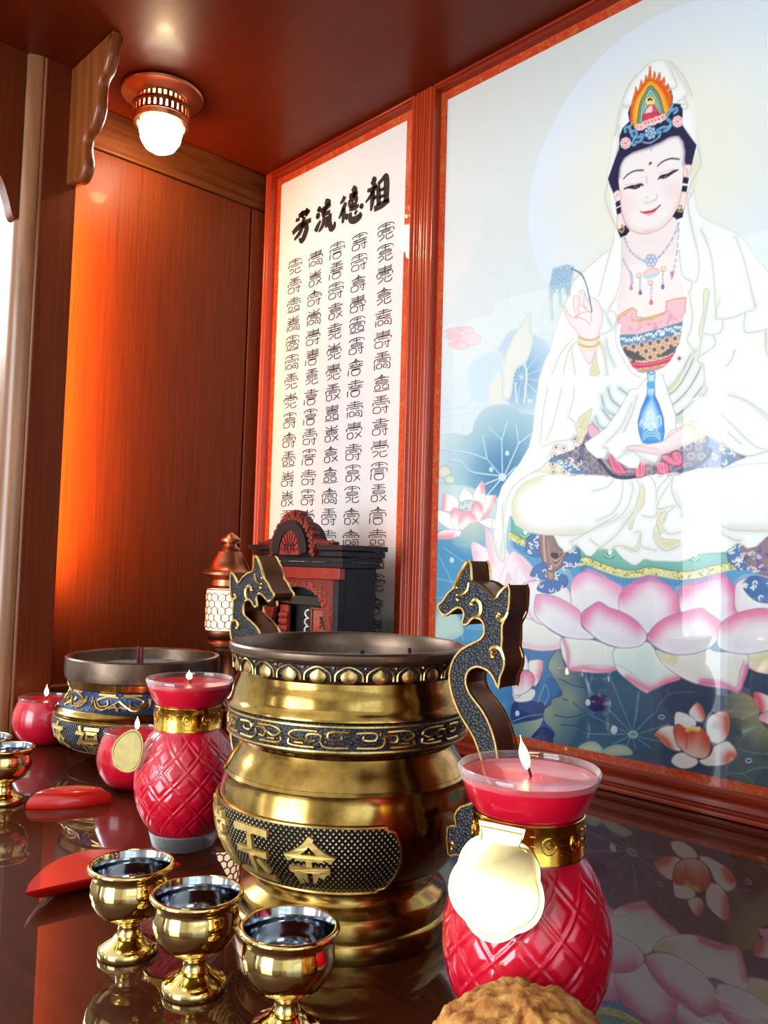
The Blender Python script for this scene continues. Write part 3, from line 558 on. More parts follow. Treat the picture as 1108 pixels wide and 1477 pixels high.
fill(tl(U1, [(900, 260), (1108, 190), (1300, 250), (1300, 480), (1060, 470), (960, 420), (930, 330)]), (150, 124, 140), edge=((80, 70, 110), 1, .7)); scrolls(15, tl(U1, [(900, 260), (1120, 460)]), 14, (226, 214, 220)); scrolls(16, tl(U1, [(900, 260), (1120, 460)]), 10, (80, 90, 150))
cloth([(915, 560), (960, 500), (1040, 490), (1300, 560), (1300, 690), (1080, 690), (980, 650)], BLU, 18, 17, U1)
# white robe and veil
robe = [(961, 87), (948, 87), (936, 91), (926, 98), (917, 107), (908, 119), (901, 132), (896, 148), (892, 164), (885.6, 192), (881, 223), (874.6, 264), (873, 286), (877, 303), (882.5, 318), (886, 336), (879, 352), (865, 366), (851, 377), (841, 386), (835, 396), (826, 405), (819, 425), (812, 446), (806, 462), (800, 480), (794, 505), (786, 520), (778, 545), (775, 565), (771, 595), (769, 620), (763, 645), (750, 668), (736, 685), (724, 702), (718, 722), (715, 750), (712, 772), (722, 798), (729, 790), (731, 765), (735, 744), (738, 744), (744, 757), (760, 767), (779, 771), (799, 772), (806, 786), (815, 796), (822, 794), (831, 785), (838, 792), (846, 801), (853, 802), (859, 796), (864, 788), (872, 792), (880, 793), (886, 789), (892, 798), (900, 806), (910, 813), (917, 815), (923, 811), (929, 806), (936, 807), (943, 809), (981, 810), (995, 805), (1005, 799), (1025, 797), (1046, 796), (1056, 789), (1066, 781), (1078, 791), (1091, 788), (1108, 772), (1160, 760), (1240, 700), (1240, 420), (1108, 392), (1090, 371), (1078, 352), (1061, 336), (1044, 327), (1027, 321), (1012, 312), (1005, 300), (1002, 277), (1008, 239), (1010, 217), (1007, 200), (1003, 180), (998.6, 163), (997, 138), (989, 120), (977, 98), (970, 91)]
fill(robe, WHT, smooth=False, edge=((214, 217, 206), 1.0, .7), rim=[((243, 245, 236), 6, None, .45)])
# knees, creamy and rounded
fill([(738, 735), (742, 715), (755, 697), (775, 688), (800, 683), (840, 684), (880, 687), (900, 692), (915, 705), (918, 725), (900, 745), (870, 760), (830, 770), (795, 772), (765, 767), (745, 755)], WHT, rim=[((232, 226, 190), 9, [(740, 742), (742, 715), (757, 697), (778, 688)], .9), ((230, 226, 200), 8, [(742, 750), (765, 766), (799, 771), (840, 768)], .8)], edge=((196, 196, 176), .9, .7))
fill([(968, 690), (985, 682), (1040, 676), (1108, 668), (1240, 680), (1240, 760), (1108, 764), (1060, 762), (1010, 752), (985, 738), (972, 715)], WHT, edge=((200, 198, 186), .9, .7), rim=[((226, 224, 216), 6, [(972, 715), (985, 738), (1015, 754), (1060, 763), (1108, 765)], .8)])
fill(tl(T5, [(390, 590), (420, 590), (520, 660), (480, 680), (300, 670), (240, 690), (330, 640)]), (240, 234, 206), edge=((190, 184, 150), .8, .7))
# olive-cream linings
OL = (224, 218, 168)
for P in (tl(T5, [(745, 165), (700, 300), (680, 370), (640, 380), (615, 320), (640, 240), (690, 195)]), tl(T5, [(620, 330), (660, 310), (690, 350), (660, 440), (620, 420)]), tl(T3, [(490, 905), (500, 1000), (520, 1108), (440, 1108), (460, 1010)]), tl(T4, [(560, 0), (605, 0), (570, 180), (540, 400), (520, 340), (555, 180)]), tl(T6, [(265, 930), (310, 930), (325, 1000), (290, 1060), (300, 1108), (250, 1108), (255, 1000)]), tl(T6, [(130, 740), (160, 780), (150, 900), (90, 980), (60, 1080), (40, 1060), (100, 900)]), tl(U1, [(235, 130), (260, 100), (290, 190), (380, 205), (430, 215), (400, 270), (320, 285), (260, 230)]), tl(U1, [(330, 0), (320, 60), (290, 90), (270, 40), (290, 0)]), tl(U1, [(20, 265), (90, 260), (130, 150), (120, 270), (60, 300)])):
    fill(P, OL, edge=((176, 172, 140), .9, .7), rim=[((244, 242, 220), 4, None, .6)])
fill(tl(T4, [(1085, 330), (1150, 330), (1150, 470), (1100, 470)]), OL, edge=((186, 182, 150), .9, .7)); fill([(968, 100), (985, 108), (1000, 140), (1006, 200), (1010, 225), (1004, 275), (1000, 258), (1004, 222), (1000, 180), (992, 140)], (246, 246, 232)); fill([(997, 240), (1010, 214), (1009, 240), (1003, 275), (997, 282)], (236, 234, 206)); fill([(876, 262), (881, 288), (888, 330), (884, 330), (876, 300), (872, 286)], (238, 236, 210))
# chest folds, crossing bands
for k, P in enumerate(([(205, 850), (300, 790), (380, 680), (440, 560), (500, 500)], [(215, 910), (330, 830), (420, 690), (480, 560)], [(225, 1000), (330, 940), (440, 820), (520, 680), (540, 620)], [(240, 1080), (360, 1030), (480, 900), (560, 800)], [(240, 1108), (380, 1080), (470, 1000), (560, 880)])):
    p = tl(T4, P); line(p, (226, 230, 222), 5, .9, True); line(p, (124, 136, 132), 1.2, .85)
fill(tl(T4, [(205, 850), (300, 780), (385, 660), (350, 760), (280, 850), (215, 890)]), (216, 216, 176), alpha=.9); fill(tl(T4, [(240, 1090), (360, 1040), (480, 930), (565, 850), (470, 1000), (430, 1108), (240, 1130)]), (210, 220, 208), alpha=.9, soft=1); line(tl(T4, [(240, 1090), (360, 1040), (480, 930)]), (110, 130, 126), 1.2, .8)
for P in ([(820, 60), (850, 170), (930, 220)], [(830, 170), (880, 240), (900, 255)], [(770, 230), (800, 300), (850, 325)], [(870, 0), (900, 90), (970, 150)], [(960, 0), (1030, 50)], [(745, 270), (780, 320), (800, 350)]):
    p = tl(T5, P); line(p, (206, 222, 222), 4.5, .9, True); line(p, (116, 136, 142), 1.2, .8)
for P in ([(560, 540), (600, 620), (640, 700)], [(700, 560), (730, 660), (760, 760)], [(580, 800), (600, 900), (660, 1040)], [(520, 810), (570, 900), (590, 1108)]):
    p = tl(T3, P); line(p, (222, 230, 228), 4, .8, True); line(p, (150, 160, 158), .9, .7)
# sleeve and cloak folds
FL = [(T3, [(600, 0), (470, 110), (370, 200), (300, 270), (250, 380), (215, 500)]), (T3, [(290, 790), (180, 920), (100, 1108)]), (T3, [(275, 870), (290, 1000), (310, 1108)]), (T3, [(340, 800), (250, 900), (200, 1108)]), (T3, [(520, 830), (560, 920), (590, 1108)]), (T3, [(525, 755), (600, 730), (670, 650), (660, 560), (600, 540), (640, 470), (680, 430)]),
      (T5, [(390, 0), (350, 200), (330, 450)]), (T5, [(500, 0), (440, 250), (380, 420)]), (T5, [(600, 0), (590, 100), (550, 230)]), (T5, [(350, 470), (440, 430), (600, 400), (640, 340)]), (T5, [(380, 560), (440, 470), (490, 440)]), (T5, [(550, 230), (600, 270), (620, 340)]), (T5, [(390, 580), (330, 640), (240, 690), (120, 780), (60, 900), (30, 1108)]), (T5, [(40, 900), (20, 1000), (40, 1108)]),
      (T5, [(560, 700), (640, 690), (690, 688)]), (T5, [(750, 820), (860, 790), (910, 730), (890, 700)]), (T5, [(960, 700), (990, 760), (970, 900), (900, 1000), (780, 1060)]), (T5, [(1040, 710), (1070, 780), (1040, 920), (960, 1030), (800, 1108)]), (T5, [(1108, 960), (1040, 1050), (980, 1108)]),
      (T4, [(440, 0), (450, 100), (465, 200), (455, 310), (425, 390), (430, 440), (510, 550)]), (T4, [(610, 0), (570, 250), (540, 420), (520, 560)]), (T4, [(700, 60), (660, 220), (720, 240), (710, 340), (640, 370), (560, 360)]), (T4, [(720, 240), (820, 220), (915, 180), (1000, 140), (970, 30)]), (T4, [(915, 180), (905, 330), (970, 350), (1108, 325)]), (T4, [(640, 370), (655, 460), (520, 560), (515, 600), (560, 640), (570, 800), (590, 830)]), (T4, [(825, 500), (800, 580), (750, 640)]), (T4, [(590, 830), (560, 890), (500, 980), (440, 1100)]), (T4, [(800, 880), (950, 960), (1108, 1090)]), (T4, [(450, 1100), (560, 1040), (700, 1060)]), (T4, [(1085, 330), (1085, 460), (1108, 560)]),
      (T6, [(800, 50), (950, 100), (1108, 210)]), (T6, [(560, 160), (680, 150), (800, 250), (1000, 440), (1108, 470)]), (T6, [(640, 340), (780, 460), (950, 520), (1108, 480)]), (T6, [(620, 200), (520, 220), (500, 250)]), (T6, [(790, 330), (900, 430)]), (T6, [(80, 690), (120, 740), (110, 860), (60, 960), (0, 1030)]), (T6, [(200, 680), (240, 740), (250, 970), (140, 980)]), (T6, [(400, 650), (290, 830), (260, 900), (270, 930), (400, 900), (330, 960), (300, 1040)]), (T6, [(380, 660), (370, 800), (440, 930), (540, 1060)]), (T6, [(350, 670), (260, 780), (250, 860)]), (T6, [(460, 950), (640, 1050), (800, 1090), (1108, 1090)]), (T6, [(440, 970), (480, 1000), (700, 1100)]),
      (U1, [(0, 90), (60, 20)]), (U1, [(230, 130), (240, 220), (320, 290), (430, 250)]), (U1, [(80, 150), (130, 150), (130, 250), (250, 290)]), (U1, [(430, 150), (340, 160), (300, 110)]), (U1, [(0, 265), (60, 290), (120, 270)]), (U1, [(480, 30), (560, 110), (700, 150), (890, 215)]), (U1, [(700, 80), (850, 130), (1108, 140)]), (U1, [(690, 100), (830, 200), (900, 210)]),
      (T8, [(125, 0), (130, 150), (110, 390)]), (T8, [(60, 0), (50, 200), (100, 380), (140, 380), (135, 200)]), (T8, [(620, 260), (640, 290), (660, 280)]), (T8, [(540, 215), (700, 200), (860, 130), (960, 60)]), (T8, [(620, 260), (760, 180), (900, 100)]), (T8, [(760, 240), (820, 290)]), (T8, [(840, 300), (960, 200), (1080, 40)]), (T8, [(930, 295), (1000, 290), (1108, 330)]),
      (C4, [(500, 150), (430, 300), (410, 430), (440, 300), (470, 295)]), (C4, [(560, 100), (470, 200), (440, 290), (470, 300)]), (C4, [(640, 90), (690, 200), (650, 215)]), (C4, [(650, 90), (740, 230), (690, 280), (730, 290)]), (C4, [(660, 90), (720, 160), (760, 250)]), (C4, [(720, 250), (740, 300), (715, 310)]), (C4, [(430, 430), (400, 560), (370, 650)]), (C4, [(405, 430), (420, 380), (425, 450)]), (C4, [(375, 650), (360, 720), (400, 830), (445, 910)]), (C4, [(785, 480), (800, 560), (760, 640), (740, 700)]), (C4, [(770, 680), (740, 740), (760, 860), (790, 1000), (780, 1100), (740, 1090)]), (C4, [(800, 860), (850, 1000), (870, 1274)]), (C4, [(700, 960), (715, 1070), (760, 1110), (740, 1160)]), (C4, [(960, 900), (1000, 1010), (1050, 1220)]), (C4, [(400, 900), (360, 1050), (330, 1170)]), (C4, [(440, 900), (430, 1100), (370, 1250)])]
for T, P in FL:
    p = tl(T, P); line(p, (237, 238, 228), 3.4, .7, True); line(p, (182, 188, 182), .95, .75)
# skirt brocade at the waist
DK = (112, 118, 146)
wz = tl(T5, [(395, 590), (410, 560), (480, 530), (600, 490), (665, 440), (700, 360), (720, 300), (800, 370)])+[(890, 640), (905, 665), (925, 660), (950, 655)]+tl(T6, [(420, 470), (640, 360), (680, 400), (820, 480), (945, 528), (900, 545), (860, 560), (780, 605), (620, 612), (430, 640), (250, 660), (100, 690), (0, 690)])+tl(T5, [(900, 700), (700, 690), (560, 670), (500, 610)])
fill(wz, DK, smooth=False, dots=[((150, 130, 140), 60, 4, 1), ((92, 98, 130), 60, 4, 2)])
R8 = np.random.default_rng(8)
for c0 in [(x, y) for x in range(800, 1045, 15) for y in range(622, 690, 12)]:
    x, y = c0[0]+R8.uniform(-3, 3), c0[1]+R8.uniform(-3, 3); ok = (644-(x-790)*0.36 < y if x < 860 else y > 640) and y < 686-(0 if x < 960 else (x-960)*.16) and x < 1050
    if ok:
        line(circle((x, y), 5, 6), [(226, 186, 170), (200, 160, 160)][int(x) % 2], 1.2, .9, closed=True, smooth=False); fill(circle((x, y), 2, 6), [(96, 150, 176), (150, 110, 150)][int(y) % 2])
fill(tl(T5, [(400, 580), (480, 555), (540, 590), (640, 640), (680, 680), (600, 685), (540, 660), (480, 610)]), (96, 146, 184)); scrolls(21, tl(T5, [(430, 560), (660, 675)]), 14)
fill(tl(T5, [(705, 330), (735, 285), (800, 350), (745, 400)]), (238, 190, 198), edge=((190, 120, 140), .9, .8)); line(tl(T5, [(680, 450), (800, 570), (900, 690), (1000, 715), (1108, 700)]), (64, 64, 84), 4, .9); line(tl(T5, [(690, 440), (820, 560), (920, 660), (1100, 660)]), (216, 176, 170), 2, .8)
fill(tl(T6, [(660, 390), (700, 390), (900, 530), (860, 560), (780, 600), (640, 600)]), (150, 172, 206), soft=2, alpha=.8); line(tl(T6, [(430, 640), (560, 600), (660, 510), (660, 470)]), (70, 76, 120), 4, .8); scrolls(22, tl(T6, [(660, 420), (900, 590)]), 10)
RB = (226, 96, 130)
for P in (tl(T5, [(870, 520), (890, 500), (940, 560), (1000, 650), (1020, 680), (940, 680), (900, 640)]), tl(T6, [(90, 560), (110, 520), (160, 560), (160, 670), (90, 675)]), tl(T6, [(255, 570), (330, 580), (340, 640), (270, 655)]), tl(T6, [(290, 530), (330, 510), (440, 580), (400, 600), (330, 570)]), tl(T6, [(370, 500), (430, 490), (450, 570), (400, 590)])):
    fill(P, RB, edge=((176, 50, 90), .9, .8), rim=[((250, 176, 196), 3, None, .6)])
for P in ([(280, 575), (290, 650)], [(300, 575), (312, 650)], [(110, 540), (112, 672)], [(135, 545), (138, 672)], [(310, 525), (400, 580)], [(395, 500), (425, 570)]): line(tl(T6, P), (250, 190, 206), 1.2, .8)
# white cloth fall beneath the vase
fill(tl(T5, [(1108, 0), (1050, 10), (960, 170), (850, 320), (740, 400), (680, 440), (700, 490), (780, 560), (840, 560), (870, 500), (960, 590), (1040, 640), (1108, 640)])+[(925, 662), (945, 668), (955, 655), (975, 640), (975, 600), (962, 560), (955, 538), (948, 532), (938, 538)], WHT, smooth=False, edge=((160, 168, 166), 1, .7))
for T, P in ((T5, [(1060, 120), (980, 300), (860, 430)]), (T5, [(830, 470), (870, 490), (850, 550)]), (T5, [(950, 560), (1010, 520), (1070, 500)]), (T6, [(100, 60), (60, 200), (0, 330)]), (T6, [(0, 480), (80, 490), (160, 560)]), (T6, [(150, 550), (240, 570), (270, 530)])): line(tl(T, P), (226, 228, 220), 3.5, .8, True); line(tl(T, P), (180, 184, 180), .9, .7)
# bare chest and neck
fill([(899, 338), (902, 342), (915, 346), (945, 342), (967, 318), (980, 320), (979, 350), (978, 380), (986, 408), (989, 432), (989, 460), (940, 475), (891, 470), (890, 432), (896, 408), (899, 370)], SKIN, smooth=False, rim=[((242, 216, 214), 7, [(899, 340), (898, 408), (890, 440)], .6)])
for P in ([(385, 895), (480, 890), (600, 850)], [(380, 930), (470, 945), (560, 920)], [(400, 870), (470, 880), (580, 850)]): line(tl(T2, P), (226, 176, 172), 1.6, .7)
fill([(901, 318), (968, 308), (982, 322), (962, 346), (920, 350), (898, 342)], SKIN, smooth=False)
# bodice: pink, blue border, brown brocade, red sash
bod = [(891, 456), (900, 450), (910, 444.5), (918, 448), (918, 457), (930, 459), (942, 457.5), (954, 452), (961, 449), (961, 435), (975, 431), (989.6, 430), (988, 460), (985, 480), (978, 505), (970, 521), (956, 530), (940, 536), (920, 538), (910, 528), (900, 510), (893, 490)]
fill(bod, (246, 196, 206), smooth=False, edge=((190, 120, 130), 1, .8))
R9 = np.random.default_rng(9)
for k in range(40):
    x, y = R9.uniform(893, 985), R9.uniform(452, 482); a = R9.uniform(0, 6); line([(x, y), (x+3*math.cos(a), y+2*math.sin(a)), (x+5*math.cos(a+.8), y+4*math.sin(a+.8))], (222, 120, 146), .9, .7)
fill([(892, 483), (920, 482), (955, 473), (987, 463), (985, 481), (955, 490), (920, 498), (894, 499)], (100, 146, 178), smooth=False); scrolls(31, [(894, 478), (984, 494)], 5); 
for k in range(26):
    x = 895+k*3.5; y = 490-(0 if x < 920 else (x-920)*.27)+R9.uniform(-4, 4); line([(x, y), (x+2.5, y-2.5), (x+4, y)], (240, 246, 246), 1.5)
fill([(894, 499), (920, 498), (955, 490), (985, 481), (978, 505), (970, 521), (956, 530), (940, 536), (920, 538), (910, 528), (900, 510)], (206, 160, 132), smooth=False)
for i in range(8):
    for j in range(4):
        x = 902+i*12+(j % 2)*6; y = 502+j*10-(x-905)*.2
        if 896 < x < 982 and y > 495-(x-920)*.25 and (x-940)**2/46**2+(y-500)**2/36**2 < 1.05:
            line(circle((x, y), 5, 6), (238, 208, 176), 1.1, closed=True, smooth=False); fill(circle((x, y), 2.6, 6), [(96, 104, 116), (120, 96, 120)][(i+j) % 2])
fill([(896, 505), (910, 506), (932, 518), (915, 519), (902, 512)], (84, 84, 92)); fill([(950, 515), (965, 503), (976, 500), (968, 510)], (90, 90, 104))
fill([(906, 522), (930, 524), (955, 519), (973, 511), (970, 519), (950, 526), (925, 530), (910, 528)], (220, 56, 100), edge=((170, 30, 70), .8, .7)); line([(910, 525), (940, 525), (970, 515)], (246, 150, 176), 1.2, .8)
for P in ([(685, 590), (800, 520), (850, 545)], [(810, 570), (830, 625), (1000, 620)], [(690, 610), (800, 540)]): line(tl(T3, P), (222, 180, 110), 1.6, .9)
for P in ([(0, 250), (200, 190), (270, 170)], [(240, 90), (320, 65), (410, 55)], [(0, 262), (200, 205)]): line(tl(T4, P), (222, 180, 110), 1.6, .9)
line([(893, 470), (892, 495), (900, 513), (912, 533), (925, 541), (945, 540), (962, 530), (975, 512), (984, 490), (989, 455)], (250, 252, 252), 4.5)
line([(889, 460), (889, 495), (898, 515), (910, 536), (925, 545)], (180, 188, 186), 1, .8)
# vase
fill([(934, 537), (940, 535), (945, 537), (944, 556), (945, 571), (951, 584), (957, 603), (958.5, 622), (956, 637), (943, 641), (927, 638), (921.5, 622), (920.5, 607), (925, 590), (933, 571), (935, 556)], (196, 232, 250), smooth=False, rim=[((44, 128, 214), 5, [(934, 575), (924, 592), (920, 610), (922, 625), (928, 638), (943, 641), (956, 637), (958, 622), (956, 600), (946, 573)], .95)], edge=((40, 110, 190), 1, .8))
fill([(934, 551), (944, 551), (944, 560), (934, 560)], (88, 176, 226)); fill([(922, 622), (930, 617), (939, 622), (948, 617), (958, 620), (956, 637), (943, 641), (927, 638)], (70, 150, 222), alpha=.8)
for r in (5, 9, 13): line([(927, 640-r), (935, 634-r), (945, 634-r), (953, 640-r)], (222, 240, 250), 1.0, .9)
for P in ([(122, 290), (135, 240), (145, 270)], [(160, 280), (200, 220), (240, 280)], [(170, 230), (205, 170), (235, 230)], [(255, 230), (280, 215), (290, 280)], [(150, 320), (210, 270), (260, 320)]): line(tl(T6, P), (246, 250, 252), 1.3, .9)
line([(935, 538), (940, 540), (944, 538)], (70, 130, 170), 1.2)
# hands and bracelets
fill(tl(T6, [(20, 450), (60, 440), (130, 435), (230, 425), (310, 400), (360, 330), (420, 305), (500, 300), (550, 360), (540, 405), (480, 425), (420, 460), (350, 490), (270, 512), (180, 500), (100, 482), (40, 470)]), (248, 234, 236), edge=(SKL, 1, .8), rim=[((236, 196, 204), 5, tl(T6, [(40, 475), (180, 505), (280, 512), (420, 462)]), .6)])
for P in ([(50, 445), (150, 450), (260, 470)], [(310, 400), (380, 345), (440, 310)]): line(tl(T6, P), (226, 170, 180), 1, .8)
for k in range(4):
    line(tl(T6, [(430+k*28, 290-k*12), (500+k*26, 300-k*8), (560+k*18, 350), (550+k*22, 415)]), [(236, 216, 176), (214, 182, 130)][k % 2], 1.8, .95)
fill(tl(T3, [(195, 505), (215, 510), (262, 585), (318, 605), (300, 540), (288, 470), (300, 410), (325, 410), (345, 450), (345, 370), (372, 358), (395, 380), (420, 460), (430, 420), (452, 420), (500, 450), (535, 510), (550, 580), (545, 660), (520, 730), (515, 800), (505, 870), (488, 910), (450, 1000), (420, 1010), (355, 890), (335, 790), (322, 730), (260, 660), (225, 590)]), (249, 238, 238), edge=(SKL, .9, .8), rim=[((240, 212, 212), 4, None, .4)])
for P in ([(290, 600), (320, 600), (400, 625), (440, 665)], [(330, 520), (350, 490), (400, 525), (440, 560)], [(310, 590), (370, 560), (450, 550)], [(450, 550), (448, 640)], [(330, 600), (345, 540)], [(395, 380), (380, 470), (400, 520)], [(345, 450), (330, 540)]): line(tl(T3, P), (222, 156, 160), 1, .8)
for k in range(4): line(tl(T3, [(338, 775+k*32), (400, 800+k*30), (470, 800+k*30), (520, 772+k*28)]), [(222, 178, 96), (244, 226, 190)][k % 2], 2.2, .95)
# willow sprig
line(tl(T3, [(455, 552), (435, 440), (410, 330), (370, 230), (320, 190), (270, 170)]), (92, 120, 146), 1.7, .95)
R4 = np.random.default_rng(4)
for k in range(7):
    x0, y0 = 285-k*27, 130+abs(k-2)*8; L = 120+R4.uniform(60, 330)*(0.5+k/9)
    for m in range(int(L/13)):
        y = y0+m*13; x = x0-18*math.sin(m*.12)-m*1.0; g = min(1, max(0, (y-300)/180)); cc = tuple(a*(1-g)+b*g for a, b in zip((92, 150, 190), (170, 212, 180)))
        for sgn in (-1, 1): line(tl(T3, [(x, y), (x+sgn*R4.uniform(10, 20), y+R4.uniform(10, 24))]), cc, .9, .6)
# hair, face, ears
NAVY = (38, 40, 76)
fill([(883.5, 240), (877, 258), (881, 270), (885, 279), (893, 276), (900, 262), (905, 240), (935, 222), (965, 208), (985, 208), (989, 238), (998, 238), (1002, 221), (1005, 209), (994.6, 195), (985, 181), (985, 158), (981, 150), (970, 149), (971, 140), (967.5, 128), (962, 140), (915, 155), (909, 153), (906, 163), (908, 175), (898, 185), (894, 196), (893, 214)], NAVY, smooth=False)
fill([(892, 256), (894, 240), (900, 228), (913, 219), (935, 212), (952, 205), (966, 197), (979, 195.5), (986, 204), (989, 219), (988, 234), (986, 256), (984, 281), (977, 301), (967.5, 316), (954, 329), (938, 336), (924, 337), (910, 332), (902.5, 322), (898, 308), (896, 294.5), (894, 277)], (250, 242, 241), smooth=False, rim=[((120, 110, 130), 2.6, [(892, 256), (894, 240), (900, 228), (913, 219), (935, 212), (952, 205), (966, 197), (979, 195), (986, 204), (989, 219), (988, 236)], .75), ((240, 214, 212), 5, [(894, 277), (898, 308), (910, 332), (924, 337), (938, 336), (954, 329), (968, 316), (984, 281)], .7)])
line([(896, 292), (898, 308), (903, 323), (911, 332), (924, 337), (938, 336), (954, 329), (968, 316), (977, 301), (983, 283)], (206, 150, 150), 1, .85)
for c0 in ((906, 296), (970, 276)): fill(circle(c0, 13), (248, 226, 226), soft=5, alpha=.7)
for P in ([(420, 830), (480, 835), (540, 815)],): line(tl(T2, P), (226, 180, 176), 1, .7)
# left and right ear with dark hair bands
for P in ([(115, 440), (150, 405), (185, 420), (190, 500), (150, 520), (130, 500)], [(155, 660), (195, 650), (235, 760), (240, 800), (165, 830), (150, 760)], [(865, 160), (900, 130), (940, 150), (920, 230), (880, 265), (855, 250)], [(840, 420), (890, 420), (885, 520), (860, 600), (800, 620), (810, 560)]): fill(tl(T2, P), (250, 232, 228), edge=((210, 160, 156), .9, .8))
line(tl(T2, [(140, 480), (150, 445), (170, 450)]), (210, 150, 140), 1, .8); line(tl(T2, [(890, 240), (900, 190), (880, 180)]), (210, 150, 140), 1, .8)
for P in ([(130, 535), (180, 505), (188, 560), (140, 585)], [(138, 600), (190, 575), (195, 640), (150, 665)], [(855, 258), (915, 268), (905, 335), (845, 325)], [(845, 350), (902, 358), (890, 420), (835, 415)], [(155, 830), (240, 775), (285, 835), (250, 880), (185, 908)], [(740, 680), (785, 605), (860, 600), (850, 690), (785, 715)]): fill(tl(T2, P), (36, 32, 52), smooth=False)
for P in ([(165, 820), (195, 840), (215, 800), (200, 775)], [(790, 610), (830, 620), (835, 575), (820, 570)]): line(tl(T2, P), (150, 110, 60), 2, .9); line(tl(T2, [(x+10, y+12) for x, y in P]), (232, 216, 176), 1.2, .8)
# features
line(tl(T2, [(220, 278), (270, 230), (340, 195), (430, 190)]), (70, 62, 66), 1.7, .9); line(tl(T2, [(260, 235), (330, 198), (410, 186)]), (60, 52, 56), 1.2, .8)
line(tl(T2, [(582, 142), (640, 95), (720, 65), (810, 72)]), (70, 62, 66), 1.7, .9); line(tl(T2, [(620, 105), (700, 68), (770, 64)]), (60, 52, 56), 1.2, .8)
def eye(u, lid, ball):
    fill(tl(T2, u), (70, 52, 52), smooth=False); line(tl(T2, lid), (30, 22, 26), 1.8); fill(tl(T2, circle(ball, 24, 10, .62)), (30, 20, 24)); line(tl(T2, [(ball[0]-3, ball[1]+1), (ball[0]+8, ball[1]-3)]), (216, 206, 206), 1.1, .8)
eye([(230, 385), (300, 362), (370, 350), (415, 338), (390, 375), (340, 392), (280, 385)], [(228, 386), (290, 360), (350, 352), (400, 336), (425, 350)], (340, 368))
eye([(595, 275), (620, 248), (690, 228), (795, 190), (740, 230), (690, 262), (640, 282)], [(592, 280), (620, 248), (690, 232), (745, 200), (795, 188)], (665, 256))
line(tl(T2, [(240, 345), (310, 335), (390, 325)]), (226, 190, 186), 1, .8); line(tl(T2, [(600, 225), (680, 200), (760, 175)]), (226, 190, 186), 1, .8)
fill(tl(T2, [(488, 112), (515, 98), (520, 112), (505, 132), (490, 128)]), (150, 20, 40))
for P in ([(440, 540), (460, 528), (480, 540), (510, 525), (545, 510), (565, 500), (578, 470), (570, 450)], [(470, 470), (455, 490)], [(460, 250), (470, 330)], [(540, 505), (560, 510)]): line(tl(T2, P), (212, 164, 158), 1, .75)
fill(tl(T2, [(400, 632), (440, 628), (480, 618), (510, 615), (540, 600), (600, 568), (560, 625), (520, 660), (480, 672), (445, 655)]), (230, 96, 116), smooth=False); line(tl(T2, [(400, 632), (450, 640), (510, 632), (570, 600), (605, 565)]), (150, 40, 60), 1.3, .9); fill(tl(T2, [(455, 655), (500, 645), (540, 635), (510, 660), (480, 668)]), (248, 196, 206)); line(tl(T2, [(595, 575), (606, 563)]), (110, 60, 60), 1.6)
# crown of flames
fill(tl(T1, [(290, 480), (330, 330), (355, 270), (375, 310), (400, 200), (425, 240), (455, 140), (470, 190), (497, 50), (520, 180), (545, 100), (560, 190), (598, 110), (615, 200), (645, 160), (660, 250), (690, 225), (700, 330), (735, 300), (735, 430), (690, 520), (560, 640), (350, 710), (290, 640)]), (238, 96, 36), smooth=False)
for c0, h in (((345, 300), 60), ((405, 230), 60), ((455, 180), 60), ((497, 110), 110), ((545, 140), 60), ((598, 150), 60), ((645, 200), 60), ((690, 270), 60), ((330, 400), 60), ((705, 380), 60), ((320, 560), 80)):
    line(tl(T1, [(c0[0], c0[1]-h*.6), (c0[0]+8, c0[1]), (c0[0]-6, c0[1]+h*.6)]), (236, 140, 60), 2.4, .8); line(tl(T1, [(c0[0]+8, c0[1]-h*.5), (c0[0]+14, c0[1]+h*.3)]), (120, 60, 40), .9, .7)
fill(tl(T1, [(330, 660), (320, 540), (350, 400), (420, 290), (500, 200), (590, 250), (650, 340), (690, 450), (700, 520), (600, 620), (360, 700)]), (252, 196, 56), smooth=True, rim=[((240, 130, 40), 3, None, .6)])
fill(tl(T1, [(375, 650), (375, 560), (400, 420), (450, 320), (502, 250), (570, 310), (610, 390), (640, 500), (640, 570), (500, 650)]), (120, 168, 156), edge=((60, 70, 60), 1.2, .8)); fill(tl(T1, [(400, 640), (410, 500), (450, 370), (505, 290), (560, 350), (600, 440), (615, 540), (500, 640)]), (150, 206, 192), rim=[((96, 150, 130), 2, None, .7)])
for r in (0, 1, 2): line(tl(T1, [(392+r*14, 620), (405+r*12, 480), (455+r*8, 360+r*14), (503, 280+r*22), (560-r*8, 350+r*14), (600-r*10, 430), (618-r*12, 540)]), [(70, 96, 90), (216, 236, 216), (90, 140, 120)][r], .9, .8)
fill(tl(T1, circle((503, 415), 54)), (250, 232, 110), edge=((190, 150, 50), 1, .8)); fill(tl(T1, circle((508, 425), 27)), (246, 214, 196)); fill(tl(T1, [(476, 415), (480, 385), (505, 378), (525, 395), (524, 412), (500, 402)]), (40, 40, 50))
fill(tl(T1, [(470, 480), (490, 455), (540, 455), (560, 480), (590, 560), (430, 600), (430, 560)]), (228, 86, 100), edge=((150, 30, 50), 1, .7)); fill(tl(T1, [(478, 480), (520, 460), (520, 530), (470, 560), (450, 540)]), (246, 218, 204)); fill(tl(T1, [(425, 600), (470, 545), (590, 545), (630, 575), (600, 620), (440, 640)]), (222, 70, 92), edge=((150, 30, 50), 1, .7))
for k in range(9): fill(tl(T1, circle((380+k*32, 690-k*13+(k % 2)*10), 30, 9)), (248, 150, 156), edge=((254, 236, 230), 1.3, .95))
